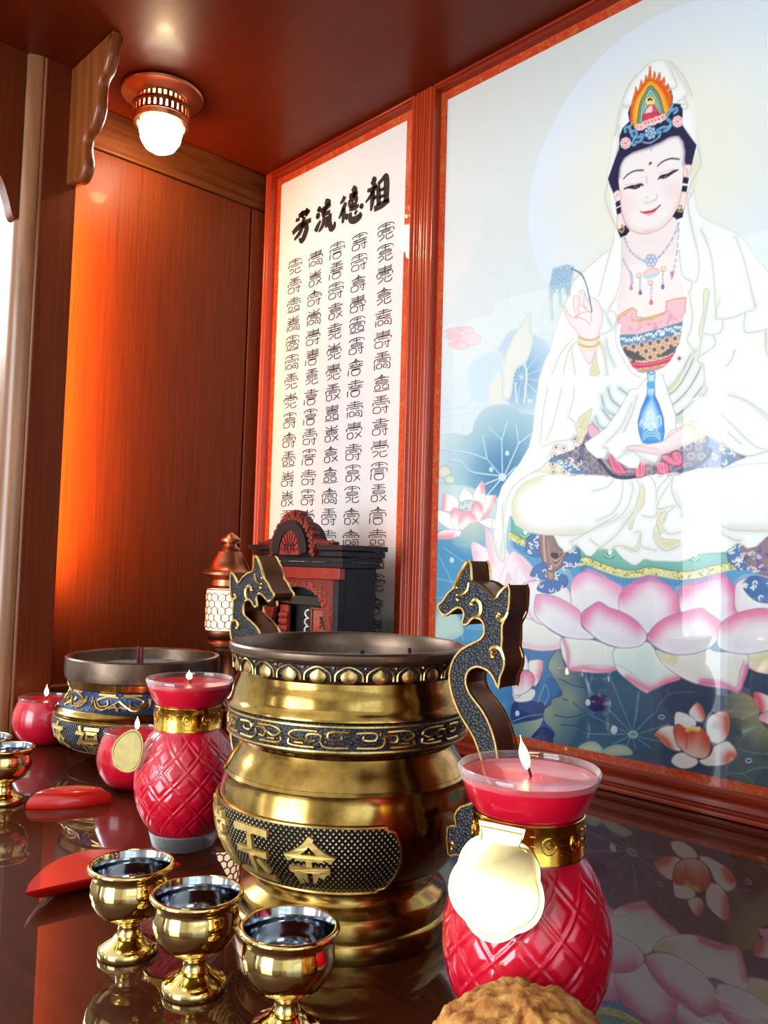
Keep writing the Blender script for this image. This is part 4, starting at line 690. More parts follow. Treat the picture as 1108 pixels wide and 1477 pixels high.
for k in range(5): fill(tl(T1, circle((450+k*36, 650-k*12), 22, 9)), (240, 110, 124), edge=((254, 240, 236), 1.2, .95))
SC = (126, 196, 226)
for P in ([(240, 740), (235, 700), (275, 690), (300, 740), (320, 790), (400, 800)], [(290, 740), (340, 730), (360, 770), (330, 820), (310, 870), (340, 880)], [(400, 770), (430, 780), (400, 840), (350, 850)], [(580, 720), (640, 690), (700, 690), (720, 640), (680, 590), (720, 520), (730, 480)], [(740, 510), (780, 490), (790, 520), (760, 540)], [(650, 730), (690, 720), (720, 680)], [(560, 760), (610, 740), (600, 790)], [(320, 640), (280, 690)], [(740, 455), (715, 500)]):
    line(tl(T1, P), SC, 3.0, .95); line(tl(T1, [(x+4, y+4) for x, y in P]), (60, 96, 150), .9, .7)
for k in range(7):
    a = k*2*PI/7; fill(tl(T1, circle((505+42*math.cos(a), 750+48*math.sin(a)), 24, 9)), (150, 208, 236), edge=((70, 110, 170), 1, .8))
fill(tl(T1, circle((505, 748), 27)), (236, 240, 244), edge=((80, 110, 160), 1, .8)); fill(tl(T1, circle((503, 750), 15)), (214, 90, 60))
for cx_, cy_ in ((240, 860), (795, 630)):
    for k in range(8): fill(tl(T1, circle((cx_+34*math.cos(k*.8), cy_+38*math.sin(k*.8)), 20, 8)), (248, 140, 150), edge=((254, 236, 236), 1.2, .95))
    fill(tl(T1, circle((cx_, cy_), 20, 8)), (240, 110, 130), edge=((254, 236, 236), 1.2, .9))
for k in range(11): fill(tl(T1, circle((430+k*16, 850+28*math.sin(k/10*PI)-k*5, ), 8, 7)), (190, 216, 240))
for k in range(5): fill(tl(T1, circle((511, 865+k*18), 6 if k < 3 else 8, 7)), (130, 150, 200))
# necklaces
def beads(p, n, c1, r=.95):
    q = spline(p, 10); 
    for k in range(n):
        t = q[int(k*(len(q)-1)/(n-1))]; fill(circle(t, r, 7), c1, edge=((140, 150, 190), .7, .6))
beads([(901, 343), (908, 360), (921, 372), (934, 379)], 22, (196, 206, 232)); beads([(979, 322), (970, 345), (955, 366), (944, 377)], 24, (190, 200, 228)); beads([(899, 374), (906, 388), (912, 398), (912, 410)], 16, (196, 206, 232)); beads([(979, 330), (977, 362), (972, 390), (969, 402)], 22, (196, 206, 232))
for k in range(6): fill(circle((939+5.5*math.cos(k*1.05), 376+6*math.sin(k*1.05)), 3.4, 8), (206, 216, 236), edge=((120, 140, 180), .9, .8))
fill(circle((939, 376), 3, 8), (240, 214, 220), edge=((110, 130, 170), 1, .8))
fill(tl(T3, [(915, 210), (950, 180), (1000, 160), (1055, 190), (1030, 220), (930, 240)]), (246, 206, 210), edge=((222, 150, 150), .9, .8)); fill(tl(T3, [(910, 240), (980, 225), (1050, 205), (1040, 230), (980, 255), (930, 255)]), (176, 222, 232))
for c0 in tl(T3, [(872, 230), (975, 295), (1090, 172)]): fill(circle(c0, 3.4, 9), (246, 226, 200), edge=((214, 170, 120), 1, .9))
for a, b in (((883, 250), (883, 360)), ((982, 310), (980, 450)), ((1085, 190), (1085, 310)), ((800, 200), (803, 320))): beads(tl(T3, [a, ((a[0]+b[0])/2, (a[1]+b[1])/2), b]), 9, (214, 216, 232), .8)
for (x, y), cc in (((803, 340), (206, 110, 130)), ((884, 382), (50, 64, 130)), ((981, 468), (214, 60, 96)), ((1084, 330), (56, 70, 140)), ((1165, 215), (200, 90, 120))):
    c0 = tl(T3, [(x, y)])[0]; fill([(c0[0], c0[1]-4), (c0[0]+2.6, c0[1]+1), (c0[0], c0[1]+3.6), (c0[0]-2.6, c0[1]+1)], cc); fill(circle((c0[0]-.6, c0[1]+.6), .9, 6), (240, 226, 232))
# mirror the composition for the strip at the far side of the picture
ms = int((-0.318-PX0)/RES); mid = (-0.45-PX0)/RES
for j in range(ms, NU):
    k = int(round(2*mid-j)); 
    if 0 <= k < ms:
        t = min(1.0, (j-ms)/20); ART[:, j] = ART[:, j]*(1-t)+ART[:, k]*t
ART = np.clip(ART, 0, 255)

def art_mesh(name, parent, mat, arr, x0, z1, res_x, res_z, y):
    nv, nu = arr.shape[:2]; xs = x0+np.arange(nu)*res_x; zs = z1-np.arange(nv)*res_z
    co = np.empty((nv, nu, 3), np.float32); co[..., 0] = xs[None]; co[..., 1] = y; co[..., 2] = zs[:, None]
    idx = np.arange(nv*nu).reshape(nv, nu); q = np.stack([idx[1:, :-1], idx[1:, 1:], idx[:-1, 1:], idx[:-1, :-1]], -1).reshape(-1, 4).astype(np.int32)
    me = bpy.data.meshes.new(name); me.vertices.add(nv*nu); me.vertices.foreach_set('co', co.ravel())
    me.loops.add(q.size); me.loops.foreach_set('vertex_index', q.ravel()); me.polygons.add(len(q))
    me.polygons.foreach_set('loop_start', np.arange(len(q), dtype=np.int32)*4); me.update(calc_edges=True)
    at_ = me.color_attributes.new('pigment', 'FLOAT_COLOR', 'POINT'); cc = np.ones((nv*nu, 4), np.float32); cc[:, :3] = lin(arr.reshape(-1, 3)); at_.data.foreach_set('color', cc.ravel())
    me.materials.append(mat); o = bpy.data.objects.new(name, me); COL.objects.link(o); o.parent = parent; return o
def pigment(name, rough=0.75):
    M = Mat(name); M.set(Roughness=rough); M.b.inputs['Specular IOR Level'].default_value = 0.15
    a = M.n('ShaderNodeAttribute'); a.attribute_name = 'pigment'; a.attribute_type = 'GEOMETRY'
    f = M.noise(M.coord(), 900, 2); mx = M.n('ShaderNodeMixRGB', blend_type='MULTIPLY'); mx.inputs[0].default_value = 0.02
    M.l(a.outputs['Color'], mx.inputs[1]); M.l(f, mx.inputs[2]); M.color(mx.outputs[0]); return M.m
SILK = pigment('painted_silk')

# ------------------------------------------------------------------ the room
def room_box(name, *a, mat=W_ROOM): return structure(MB().box(*a).build(name, mat, None, smooth=False))
RX0, RX1, RY0, RY1, RZ0, RZ1 = -3.1, 2.1, -3.1, 1.6, -0.86, 1.75
room_box('floor', RX0, RX1, RY0, RY1, RZ0-0.05, RZ0, mat=W_FLOOR)
room_box('ceiling', RX0, RX1, RY0, RY1, RZ1, RZ1+0.05)
room_box('wall_back', RX0, RX1, RY1, RY1+0.08, RZ0, RZ1)
m = MB()   # right wall with a window opening
for a in ((RY0, -2.0, RZ0, RZ1), (-2.0, 0.0, RZ0, -0.05), (-2.0, 0.0, 1.45, RZ1), (0.0, RY1, RZ0, RZ1)): m.box(RX1, RX1+0.1, a[0], a[1], a[2], a[3])
structure(m.build('wall_right', W_ROOM, None, smooth=False))
m = MB()   # front wall with a door opening and a window opening
for a in ((RX0, -2.36, RZ0, RZ1), (-2.36, -2.10, 1.30, RZ1), (-2.10, -1.26, RZ0, RZ1), (-1.26, 0.46, RZ0, -0.70), (-1.26, 0.46, 1.56, RZ1), (0.46, RX1, RZ0, RZ1)): m.box(a[0], a[1], RY0-0.1, RY0, a[2], a[3])
structure(m.build('wall_front', W_ROOM, None, smooth=False))
m = MB()   # left wall with a window opening
for a in ((RY0, -0.9, RZ0, RZ1), (-0.9, 1.5, RZ0, 0.96), (-0.9, 1.5, 1.70, RZ1), (1.5, RY1, RZ0, RZ1)): m.box(RX0-0.1, RX0, a[0], a[1], a[2], a[3])
structure(m.build('wall_left', W_ROOM, None, smooth=False))
def frame_xz(x0, x1, z0, z1, y0, y1, t, bars_x=(), bars_z=()):
    m = MB(); m.box(x0, x1, y0, y1, z0, z0+t); m.box(x0, x1, y0, y1, z1-t, z1); m.box(x0, x0+t, y0, y1, z0+t, z1-t); m.box(x1-t, x1, y0, y1, z0+t, z1-t)
    for b in bars_x: m.box(b-t/2, b+t/2, y0, y1, z0+t, z1-t)
    for b in bars_z: m.box(x0+t, x1-t, y0, y1, b-t/2, b+t/2)
    return m
structure(frame_xz(-1.26, 0.46, -0.70, 1.56, RY0-0.08, RY0-0.02, 0.05, (-0.68, -0.12), (0.9,)).build('window_1', W_WHITEFRAME, None, smooth=False))
structure(frame_xz(-2.36, -2.10, RZ0, 1.30, RY0-0.08, RY0-0.02, 0.015, (), (0.35,)).build('door_1', W_WHITEFRAME, None, smooth=False))
m = MB()
for k in range(15):
    x = -3.06+k*0.034; m.box(x, x+0.0335, RY0+0.02+0.012*math.sin(k*1.9), RY0+0.04+0.012*math.sin(k*1.9), RZ0+0.02, 0.1)
structure(m.build('curtain', TEAL, None))
m = frame_xz(-0.9, 1.5, 0.96, 1.70, 0, 0.06, 0.04, (0.0, 0.75))
m.v = [(RX0-0.08+p[1], p[0], p[2]) for p in m.v]; structure(m.build('window_2', W_WHITEFRAME, None, smooth=False))
m = frame_xz(-2.0, 0.0, -0.05, 1.45, 0, 0.06, 0.05, (-1.0,), (0.9,))
m.v = [(RX1+0.02+p[1], p[0], p[2]) for p in m.v]; structure(m.build('window_3', W_WHITEFRAME, None, smooth=False))

# ------------------------------------------------------------------ altar cabinet
CZ = 0.912; XL = -1.1835; YF = 0.8185
cab = empty('altar_cabinet', (-0.45, 0.4, 0.0), 'dark red-brown wooden altar cabinet with panelled side, carved brackets and glossy canopy above the altar', 'altar cabinet')
O = (-0.45, 0.4, 0.0)
def L(m): m.v = [(p[0]-O[0], p[1]-O[1], p[2]-O[2]) for p in m.v]; return m
L(MB().box(-1.32, 0.42, 0.02, 0.90, CZ, CZ+0.03)).build('canopy_ceiling', W_CEIL, cab, smooth=False)
L(MB().box(-1.22, 0.32, 0.838, 0.87, 0.0, CZ)).build('back_panel', W_PANEL, cab, smooth=False)
for sgn, mx in ((1, lambda x: x), (-1, lambda x: -0.9-x)):
    def bx(*a): x0, x1 = sorted((mx(a[0]), mx(a[1]))); return L(MB().box(x0, x1, *a[2:]))
    pm = bx(-1.215, XL, 0.44, 0.7925, 0.0, 0.8445); pm.box(-1.215-O[0] if sgn == 1 else 0.315-O[0], (-1.19 if sgn == 1 else 0.29)-O[0]+(0.0 if sgn == 1 else 0.025), 0.7925-O[1], 0.838-O[1], 0.0, 0.8445); pm.build('side_panel', W_PANEL, cab, bevel=0.001)
    bx(-1.215, XL+0.001, 0.44, 0.838, 0.8475, CZ).build('top_rail', W_RAIL, cab, bevel=0.0018)
    bx(-1.215, XL+0.001, 0.7955, 0.838, 0.0, 0.8445).build('rear_stile', W_PANEL, cab, bevel=0.0018)
    bx(-1.215, XL+0.012, 0.462, 0.7950, 0.0, 0.056).build('plinth', W_RAIL, cab, bevel=0.003)
    # post: square with a well rounded front corner
    pp = [(-1.168, 0.46), (-1.168, 0.386)]+[(-1.1195-0.021+0.021*math.sin(a), 0.386+0.021-0.021*math.cos(a)) for a in np.linspace(0, PI/2, 7)]+[(-1.1195, 0.4085), (-1.1205, 0.4095), (-1.1195, 0.4105), (-1.1195, 0.46)]
    L(MB().prism([(mx(a), b) for a, b in pp], lambda u, v, w: (u, v, w), 0.0, CZ)).build('post', W_POST, cab, angle=50)
    L(MB().prism([(mx(a), b) for a, b in ((-1.1197, 0.412), (-1.1180, 0.413), (-1.1180, 0.4595), (-1.1197, 0.4605))], lambda u, v, w: (u, v, w), 0.0, CZ)).build('post_facing', W_POSTIN, cab, smooth=False)
    bx(-1.22, -1.16, 0.40, 0.455, 0.0, CZ).build('post_backing', W_POSTIN, cab, smooth=False)
    if sgn == -1: break
# carved bracket under the canopy, inner side of the post
def rounded_plate(outline, y0, y1, r):
    """closed outline (x, z) between y0 and y1 with softened outer edge"""
    n = len(outline); P = np.array(outline); N = np.zeros_like(P)
    for i in range(n):
        t = P[(i+1) % n]-P[i-1]; t = t/np.hypot(*t); N[i] = (t[1], -t[0])
    area_ = 0.5*sum(P[i-1][0]*P[i][1]-P[i][0]*P[i-1][1] for i in range(n))
    if area_ < 0: N = -N
    prof = [(-r-0.0025, y0), (-r, y0)]+[(-r+r*math.sin(a), y0+r-r*math.cos(a)) for a in np.linspace(PI/8, PI/2, 4)]+[(-r+r*math.cos(a), y1-r+r*math.sin(a)) for a in np.linspace(0, PI/2*0.9, 4)]+[(-r, y1), (-r-0.0025, y1)]
    rows = [[(P[i][0]+N[i][0]*d, y, P[i][1]+N[i][1]*d) for i in range(n)] for d, y in prof]
    return MB().grid(rows, True, True, True)
wav = spline([(160, 60), (158, 78), (152, 100), (144, 116), (142, 134), (141, 152), (137, 170), (130, 187), (123, 196), (121, 210), (123, 228), (121, 246), (113, 262), (104, 264)], 5)
wav = [at(px, py, 0.446) for px, py in wav]
outl = [(-1.1195, 0.9118)]+[(wav[0][0]+0.002, 0.9118)]+[(x, z) for x, z in wav[1:]]+[(-1.1195, wav[-1][1]+0.004)]
L(rounded_plate(outl, 0.445, 0.4615, 0.006)).build('bracket', W_BRACK, cab, angle=60)
# outer bracket, on the front of the post
ow = spline([(-0.003, 0.684), (0.003, 0.686), (0.010, 0.708), (0.019, 0.730), (0.036, 0.752), (0.066, 0.768), (0.098, 0.776), (0.118, 0.79), (0.125, 0.84), (0.135, 0.885), (0.14, 0.9118)], 5)
outl = [(a, b) for a, b in ow]+[(-0.003, 0.9118)]
m = MB().prism(outl, lambda u, v, w: (w, 0.3845-u, v), -1.150, -1.128)
L(m).build('bracket', W_POSTIN, cab, angle=35, bevel=0.005)

# ------------------------------------------------------------------ altar table
tab = empty('altar_table', (-0.45, 0.45, 0.0), 'dark brown polished altar table with a mirror-glossy lacquered top', 'altar table')
O = (-0.45, 0.45, 0.0)
L(MB().box(-1.30, 0.42, 0.03, 0.90, -0.035, 0.0)).build('table_top', W_TABLE, tab, bevel=0.004)
L(MB().box(-1.26, 0.38, 0.07, 0.86, -0.16, -0.0355)).build('apron', W_PANEL, tab, bevel=0.003)
for x in (-1.25, 0.29):
    for y in (0.08, 0.77): L(MB().box(x, x+0.08, y, y+0.08, RZ0, -0.1605)).build('leg', W_PANEL, tab, bevel=0.004)

# ------------------------------------------------------------------ framed pictures
def moulding_v(x0, x1, z0, z1, y0, y1, reeds):
    """upright frame member with a reeded face"""
    n = 41; prof = []
    for i in range(n):
        t = i/(n-1); d = 0.0
        for c0, wd, dp in reeds: d += dp*math.exp(-((t-c0)/wd)**2)
        prof.append((x0+(x1-x0)*t, y0+d))
    prof[0] = (x0, y0+0.004); prof[-1] = (x1, y0+0.004); poly = prof+[(x1, y1), (x0, y1)]
    return MB().prism(poly, lambda u, v, w: (u, v, w), z0, z1)
def moulding_h(x0, x1, z0, z1, y0, y1, reeds):
    m = moulding_v(z0, z1, x0, x1, y0, y1, reeds); m.v = [(p[2], p[1], p[0]) for p in m.v]; return m
RD = [(0.16, 0.05, 0.004), (0.36, 0.03, 0.003), (0.46, 0.02, 0.003), (0.55, 0.02, 0.003), (0.80, 0.05, 0.003)]
FB = YF+0.0195
# calligraphy scroll
scr = empty('calligraphy_scroll', (-0.98, 0.83, 0.03), 'framed white calligraphy panel of seal-script longevity characters left of the seated figure painting', 'calligraphy')
O = (-0.98, 0.83, 0.03)
sx0, sx1, sz1 = -1.152, -0.845, 0.8895; sz0 = 0.036
nu_, nv_ = 60, 160; pap = np.ones((nv_, nu_, 3))*np.array((238, 237, 236.0))
for i in range(nv_):
    for j in range(nu_):
        v, u = i/nv_, j/nu_
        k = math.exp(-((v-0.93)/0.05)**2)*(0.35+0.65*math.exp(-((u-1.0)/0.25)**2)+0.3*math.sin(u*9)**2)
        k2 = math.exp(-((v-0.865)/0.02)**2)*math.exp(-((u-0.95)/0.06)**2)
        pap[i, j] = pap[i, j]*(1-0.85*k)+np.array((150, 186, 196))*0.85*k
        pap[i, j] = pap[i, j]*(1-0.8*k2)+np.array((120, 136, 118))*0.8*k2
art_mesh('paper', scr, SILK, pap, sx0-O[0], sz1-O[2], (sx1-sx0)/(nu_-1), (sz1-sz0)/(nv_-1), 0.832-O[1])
m = MB(); m.box(-1.172, sx0+0.0005, 0.8325, 0.836, 0.02, 0.908); m.box(sx1-0.0005, -0.826, 0.8325, 0.836, 0.02, 0.908); m.box(sx0, sx1, 0.8325, 0.836, sz1-0.0005, 0.908); m.box(sx0, sx1, 0.8325, 0.836, 0.02, sz0+0.0005)
for v in range(len(m.v)): m.v[v] = (m.v[v][0], m.v[v][1]-0.001, m.v[v][2])
L(m).build('brocade_mat', MATB, scr, smooth=False)
L(moulding_v(-1.1793, -1.1625, 0.0, CZ-0.001, YF, FB, [(0.3, 0.1, 0.003), (0.75, 0.06, 0.002)])).build('frame_upright', W_FRAME_V, scr, angle=70)
L(moulding_v(-0.8226, -0.8005, 0.0, CZ-0.001, YF, FB, [(0.25, 0.08, 0.004), (0.6, 0.05, 0.003), (0.82, 0.04, 0.003)])).build('frame_upright', W_FRAME_V, scr, angle=70)
L(moulding_h(-1.1625, -0.8226, 0.9015, CZ-0.001, YF, FB, [(0.5, 0.12, 0.003)])).build('frame_rail', W_FRAME_H, scr, angle=70)
L(moulding_h(-1.1625, -0.8226, 0.0005, 0.0262, YF, FB, RD)).build('frame_rail', W_FRAME_H, scr, angle=70)
L(MB().box(-1.1624, -0.8227, 0.8262, 0.8276, 0.0265, 0.9012)).build('glass_pane', GLASS, scr, smooth=False)
# the four large brush characters (read from the right)
def onto(cx_, cz_, sw, sh, shear=0.0, y=0.8318, rise=0.0):
    return lambda u, v, w: (cx_+(u+v*shear)*sw-O[0], y-w-O[1], cz_+(v+u*rise)*sh-O[2])
m = MB()
def brush(pts, r):
    """brush stroke: flat ribbon with swelling width, in picture-plane metres"""
    q = spline(pts, 6); n = len(q); rows = []; rr = spline([(k, v) for k, v in enumerate(r)], 6)
    for i in range(n):
        a, b = q[max(i-1, 0)], q[min(i+1, n-1)]; t = np.array((b[0]-a[0], b[1]-a[1])); t = t/max(np.hypot(*t), 1e-9); nn = np.array((-t[1], t[0]))
        h_ = max(rr[min(int(i*(len(rr)-1)/(n-1)), len(rr)-1)][1], 0.0003)
        rows.append([(q[i][0]+nn[0]*h_-O[0], 0.8312-O[1], q[i][1]+nn[1]*h_-O[2]), (q[i][0]-nn[0]*h_-O[0], 0.8312-O[1], q[i][1]-nn[1]*h_-O[2]), (q[i][0]-nn[0]*h_-O[0], 0.8317-O[1], q[i][1]-nn[1]*h_-O[2]), (q[i][0]+nn[0]*h_-O[0], 0.8317-O[1], q[i][1]+nn[1]*h_-O[2])])
    m.grid(rows, True, True, True)
TT = (400, 240, .16245)
STR = [ # 祖
 ([(845, 105), (865, 120), (835, 160)], (.9, 1.6, 1.2)), ([(800, 215), (840, 205), (875, 170), (830, 260), (785, 320)], (1, 1.4, 1.6, 1.2, .6)), ([(850, 220), (845, 300), (832, 395)], (1.5, 1.7, .8)), ([(850, 290), (870, 275), (885, 280)], (1, 1.2, .5)), ([(895, 170), (900, 250), (900, 345)], (1.4, 1.7, 1.5)), ([(895, 160), (930, 120), (965, 90), (970, 180), (965, 320)], (1.2, 1.2, 1.8, 2.2, 1.8)), ([(905, 215), (955, 195)], (.9, .9)), ([(905, 275), (955, 255)], (.9, .9)), ([(860, 380), (930, 340), (995, 300)], (1.6, 2.0, 1.2)),
 # 德
 ([(600, 265), (585, 300), (560, 330)], (1.5, 1.4, .7)), ([(610, 320), (590, 370), (548, 465)], (1.3, 1.6, .7)), ([(590, 370), (590, 430), (580, 505)], (1.4, 1.6, .9)), ([(640, 265), (680, 250), (715, 240)], (1.2, 1.6, 1.0)), ([(668, 190), (690, 215), (680, 280)], (1.6, 2.0, 1.2)), ([(640, 300), (700, 280), (690, 335), (645, 350), (640, 300)], (1.2, 1.4, 1.2, 1.1, 1.0)), ([(665, 300), (668, 340)], (.9, .9)), ([(640, 385), (690, 365), (725, 345)], (1.1, 1.4, .8)), ([(625, 420), (615, 450), (622, 470)], (1.2, 1.4, .6)), ([(650, 410), (650, 470), (690, 475), (735, 440), (730, 410)], (1.1, 1.8, 2.2, 1.8, .6)), ([(690, 400), (705, 415)], (1.2, 1.4)), ([(735, 345), (750, 355), (740, 370)], (1, 1.6, .8)),
 # 流
 ([(360, 375), (375, 385), (365, 400)], (1.4, 1.8, .9)), ([(345, 440), (365, 440), (352, 465)], (1.4, 1.8, .8)), ([(385, 480), (360, 530), (340, 580)], (.8, 1.6, 1.8)), ([(425, 310), (455, 320), (470, 330)], (1.6, 2.0, 1.0)), ([(385, 400), (440, 360), (475, 335)], (1.2, 1.8, 1.2)), ([(440, 350), (420, 400), (410, 430), (470, 400)], (1.2, 1.6, 1.5, 1.2)), ([(415, 450), (405, 520), (370, 580)], (1.3, 1.6, .7)), ([(440, 445), (440, 500), (432, 545)], (1.4, 1.6, 1.0)), ([(470, 420), (465, 500), (480, 550), (505, 530), (510, 490)], (1.5, 1.8, 2.0, 1.6, .6)),
 # 芳
 ([(190, 440), (240, 415), (290, 395)], (1.3, 1.7, .9)), ([(215, 400), (225, 440), (225, 460)], (1.4, 1.6, 1.0)), ([(250, 385), (265, 410), (250, 440)], (1.5, 1.9, 1.0)), ([(225, 465), (245, 480)], (1.6, 1.8)), ([(135, 595), (200, 530), (300, 475)], (1.5, 2.0, 1.4)), ([(215, 510), (260, 540), (240, 620), (215, 660), (195, 640)], (1.2, 2.0, 2.2, 1.8, .7)), ([(225, 530), (200, 590), (150, 655)], (1.4, 1.7, .7)), ([(165, 480), (200, 470)], (1.2, 1.0))]
for pts, rr in STR: brush([at(x, z, 0.8315) for x, z in tl(TT, pts)], [v*0.0028 for v in rr])
m.build('title_lettering', INK, scr, smooth=False)
# five columns of seal-script longevity characters, every one drawn from its own strokes
m = MB(); RS = random.Random(11)
def seal(cx_, cz_, wd, ht):
    def st(pts, closed=False):
        q = spline(pts, 4, closed) if len(pts) > 2 else pts
        m.tube([(cx_+u*wd-O[0], 0.8314-O[1], cz_+v*ht-O[2]) for u, v in q], 0.0007, 4, closed)
    t = RS.choice('abcdef'); b = RS.choice('pqrstu'); mm = RS.choice('xyzw')
    if t == 'a': st([(0, .52), (0, .2)]); st([(-.3, .42), (.3, .42)]); st([(-.5, .34), (-.4, .3), (.4, .3), (.5, .34)])
    if t == 'b': st([(0, .52), (0, .12)]); [st([(-.42, z+.05), (-.3, z), (.3, z), (.42, z+.05)]) for z in (.42, .32, .22)]
    if t == 'c': st([(0, .52), (0, .15)]); st([(-.4, .48), (-.3, .38), (0, .33), (.3, .38), (.4, .48)]); st([(-.45, .24), (.45, .24)])
    if t == 'd': st([(-.5, .3), (-.4, .42), (0, .5), (.4, .42), (.5, .3)]); st([(-.25, .36), (.25, .36)]); st([(0, .5), (0, .2)])
    if t == 'e': st([(-.35, .5), (.35, .5)]); st([(0, .5), (0, .2)]); st([(-.25, .4), (.25, .4)]); st([(-.45, .3), (.45, .3)])
    if t == 'f': st([(0, .52), (-.1, .36), (-.45, .26)]); st([(0, .46), (.15, .34), (.45, .26)]); st([(0, .4), (0, .2)]); st([(-.25, .3), (.25, .3)])
    if mm == 'x': st([(-.48, .0), (-.46, .16), (.46, .16), (.48, .0)]); st([(-.3, .06), (.3, .06)])
    if mm == 'y': st([(-.3, .16), (.3, .16), (.32, .0), (-.3, .0)], True); st([(-.3, .08), (.3, .08)])
    if mm == 'z': st([(-.45, .14), (.45, .14)]); st([(-.2, .2), (-.25, .02), (.25, .02), (.2, .16)]); st([(-.45, .02), (.45, .02)])
    if mm == 'w': st([(-.5, -.05), (-.45, .14), (0, .18), (.45, .14), (.5, -.05)]); st([(-.28, .08), (0, .1), (.28, .08)]); st([(-.28, .0), (.28, .0)])
    if b == 'p': st([(-.45, -.12), (-.05, -.12), (-.05, -.4), (-.45, -.4)], True); st([(.08, -.15), (.48, -.15)]); st([(.34, -.05), (.34, -.45), (.22, -.42)]); st([(.14, -.24), (.2, -.32)])
    if b == 'q': st([(-.42, -.1), (-.42, -.42), (-.1, -.42), (-.1, -.12), (-.42, -.12)]); st([(.1, -.12), (.3, -.25), (.5, -.42)]); st([(.46, -.1), (.3, -.25), (.08, -.45)])
    if b == 'r': st([(-.3, -.1), (.3, -.1)]); st([(-.26, -.18), (.26, -.18), (.2, -.45), (-.2, -.45)], True); st([(-.5, -.1), (-.52, -.45)])
    if b == 's': st([(-.48, -.1), (-.48, -.44)]); st([(-.32, -.14), (-.05, -.14), (-.05, -.36), (-.32, -.36)], True); st([(.1, -.1), (.45, -.12), (.48, -.45), (.36, -.42)]); st([(.1, -.22), (.3, -.22), (.3, -.36), (.1, -.36)], True)
    if b == 't': st([(-.45, -.15), (-.2, -.1), (-.1, -.25), (-.4, -.42)]); st([(.05, -.1), (.05, -.42), (.4, -.42), (.45, -.3)]); st([(.15, -.18), (.42, -.12)])
    if b == 'u': st([(-.4, -.12), (-.12, -.12), (-.12, -.32), (-.4, -.32)], True); st([(.1, -.12), (.4, -.12), (.4, -.32), (.1, -.32)], True); st([(-.5, -.4), (0, -.44), (.5, -.4)])
xs_ = [((555, 333), (546, 775)), ((518, 349), (508, 740)), ((486, 361), (475, 740)), ((455, 373), (444, 735)), ((426, 386), (414, 720))]
zt = at(555, 335, 0.8315)[1]; zb = at(546, 776, 0.8315)[1]; step = (zt-zb)/14
for (a, b) in xs_:
    xc = 0.5*(at(*a, 0.8315)[0]+at(*b, 0.8315)[0])
    for k in range(20): seal(xc, zt-k*step, 0.034, step*0.80)
m.build('seal_lettering', INK, scr)

# the large devotional painting
pic = empty('framed_painting', (-0.45, 0.83, 0.03), 'large framed painting of a white-robed figure seated on a pink lotus', 'painting')
O = (-0.45, 0.83, 0.03)
art_mesh('artwork', pic, SILK, ART, PX0-O[0], PZ1-O[2], RES, RES, ART_Y-O[1])
m = MB(); a0, a1, b0, b1 = PX0+0.0005, PX1-0.0005, PZ0+0.0005, PZ1-0.0005
m.box(-0.782, a0, 0.8315, 0.835, 0.01, 0.9045); m.box(a1, -0.118, 0.8315, 0.835, 0.01, 0.9045); m.box(a0, a1, 0.8315, 0.835, b1, 0.9045); m.box(a0, a1, 0.8315, 0.835, 0.01, b0)
L(m).build('brocade_mat', MATB, pic, smooth=False)
L(moulding_v(-0.8003, -0.7776, 0.0, CZ-0.001, YF, FB, [(0.2, 0.04, 0.003), (0.42, 0.03, 0.003), (0.78, 0.08, 0.003)])).build('frame_upright', W_FRAME_V, pic, angle=70)
L(moulding_v(-0.1224, -0.0997, 0.0, CZ-0.001, YF, FB, RD)).build('frame_upright', W_FRAME_V, pic, angle=70)
L(moulding_h(-0.7776, -0.1224, 0.9015, CZ-0.001, YF, FB, [(0.5, 0.12, 0.003)])).build('frame_rail', W_FRAME_H, pic, angle=70)
L(moulding_h(-0.7776, -0.1224, 0.0005, 0.0262, YF-0.002, FB, [(0.28, 0.07, 0.004), (0.62, 0.2, 0.002)])).build('frame_rail', W_FRAME_H, pic, angle=70)
L(MB().box(-0.7775, -0.1225, 0.8262, 0.8276, 0.0265, 0.9012)).build('glass_pane', GLASS, pic, smooth=False)

# ------------------------------------------------------------------ ceiling lamp
lamp = empty('ceiling_lamp', (-1.083, 0.565, CZ), 'round copper-coloured ceiling lamp with a glowing bulb under the canopy', 'ceiling lamp')
MB().lathe([(0.030, -0.0005), (0.056, -0.0005), (0.0585, -0.003), (0.057, -0.006), (0.036, -0.008), (0.034, -0.010)], 64).build('rose_plate', COPPER, lamp)
def slotted(m, r, z0, z1, n, gap):
    m.lathe([(r-0.003, z0), (r, z0), (r, z0+0.003), (r-0.003, z0+0.003), (r-0.003, z0)], 64, cap0=False); m.lathe([(r-0.003, z1-0.003), (r, z1-0.003), (r, z1), (r-0.003, z1), (r-0.003, z1-0.003)], 64, cap0=False)
    for k in range(n):
        a = 2*PI*k/n; w2 = PI/n*(1-gap); q = [(r*math.cos(a+d), r*math.sin(a+d)) for d in (-w2, w2)]+[((r-0.002)*math.cos(a+d), (r-0.002)*math.sin(a+d)) for d in (w2, -w2)]
        m.prism(q, lambda u, v, w: (u, v, w), z0+0.002, z1-0.002)
m = MB(); slotted(m, 0.033, -0.021, -0.008, 26, 0.5); m.build('upper_collar', COPPER, lamp)
m = MB(); m.lathe([(0.030, -0.020), (0.041, -0.022), (0.041, -0.026), (0.030, -0.026)], 64, cap0=False); slotted(m, 0.0395, -0.040, -0.025, 30, 0.35); m.lathe([(0.033, -0.041), (0.0405, -0.041), (0.0385, -0.048), (0.034, -0.049), (0.033, -0.041)], 64, cap0=False); m.build('lower_collar', COPPER, lamp)
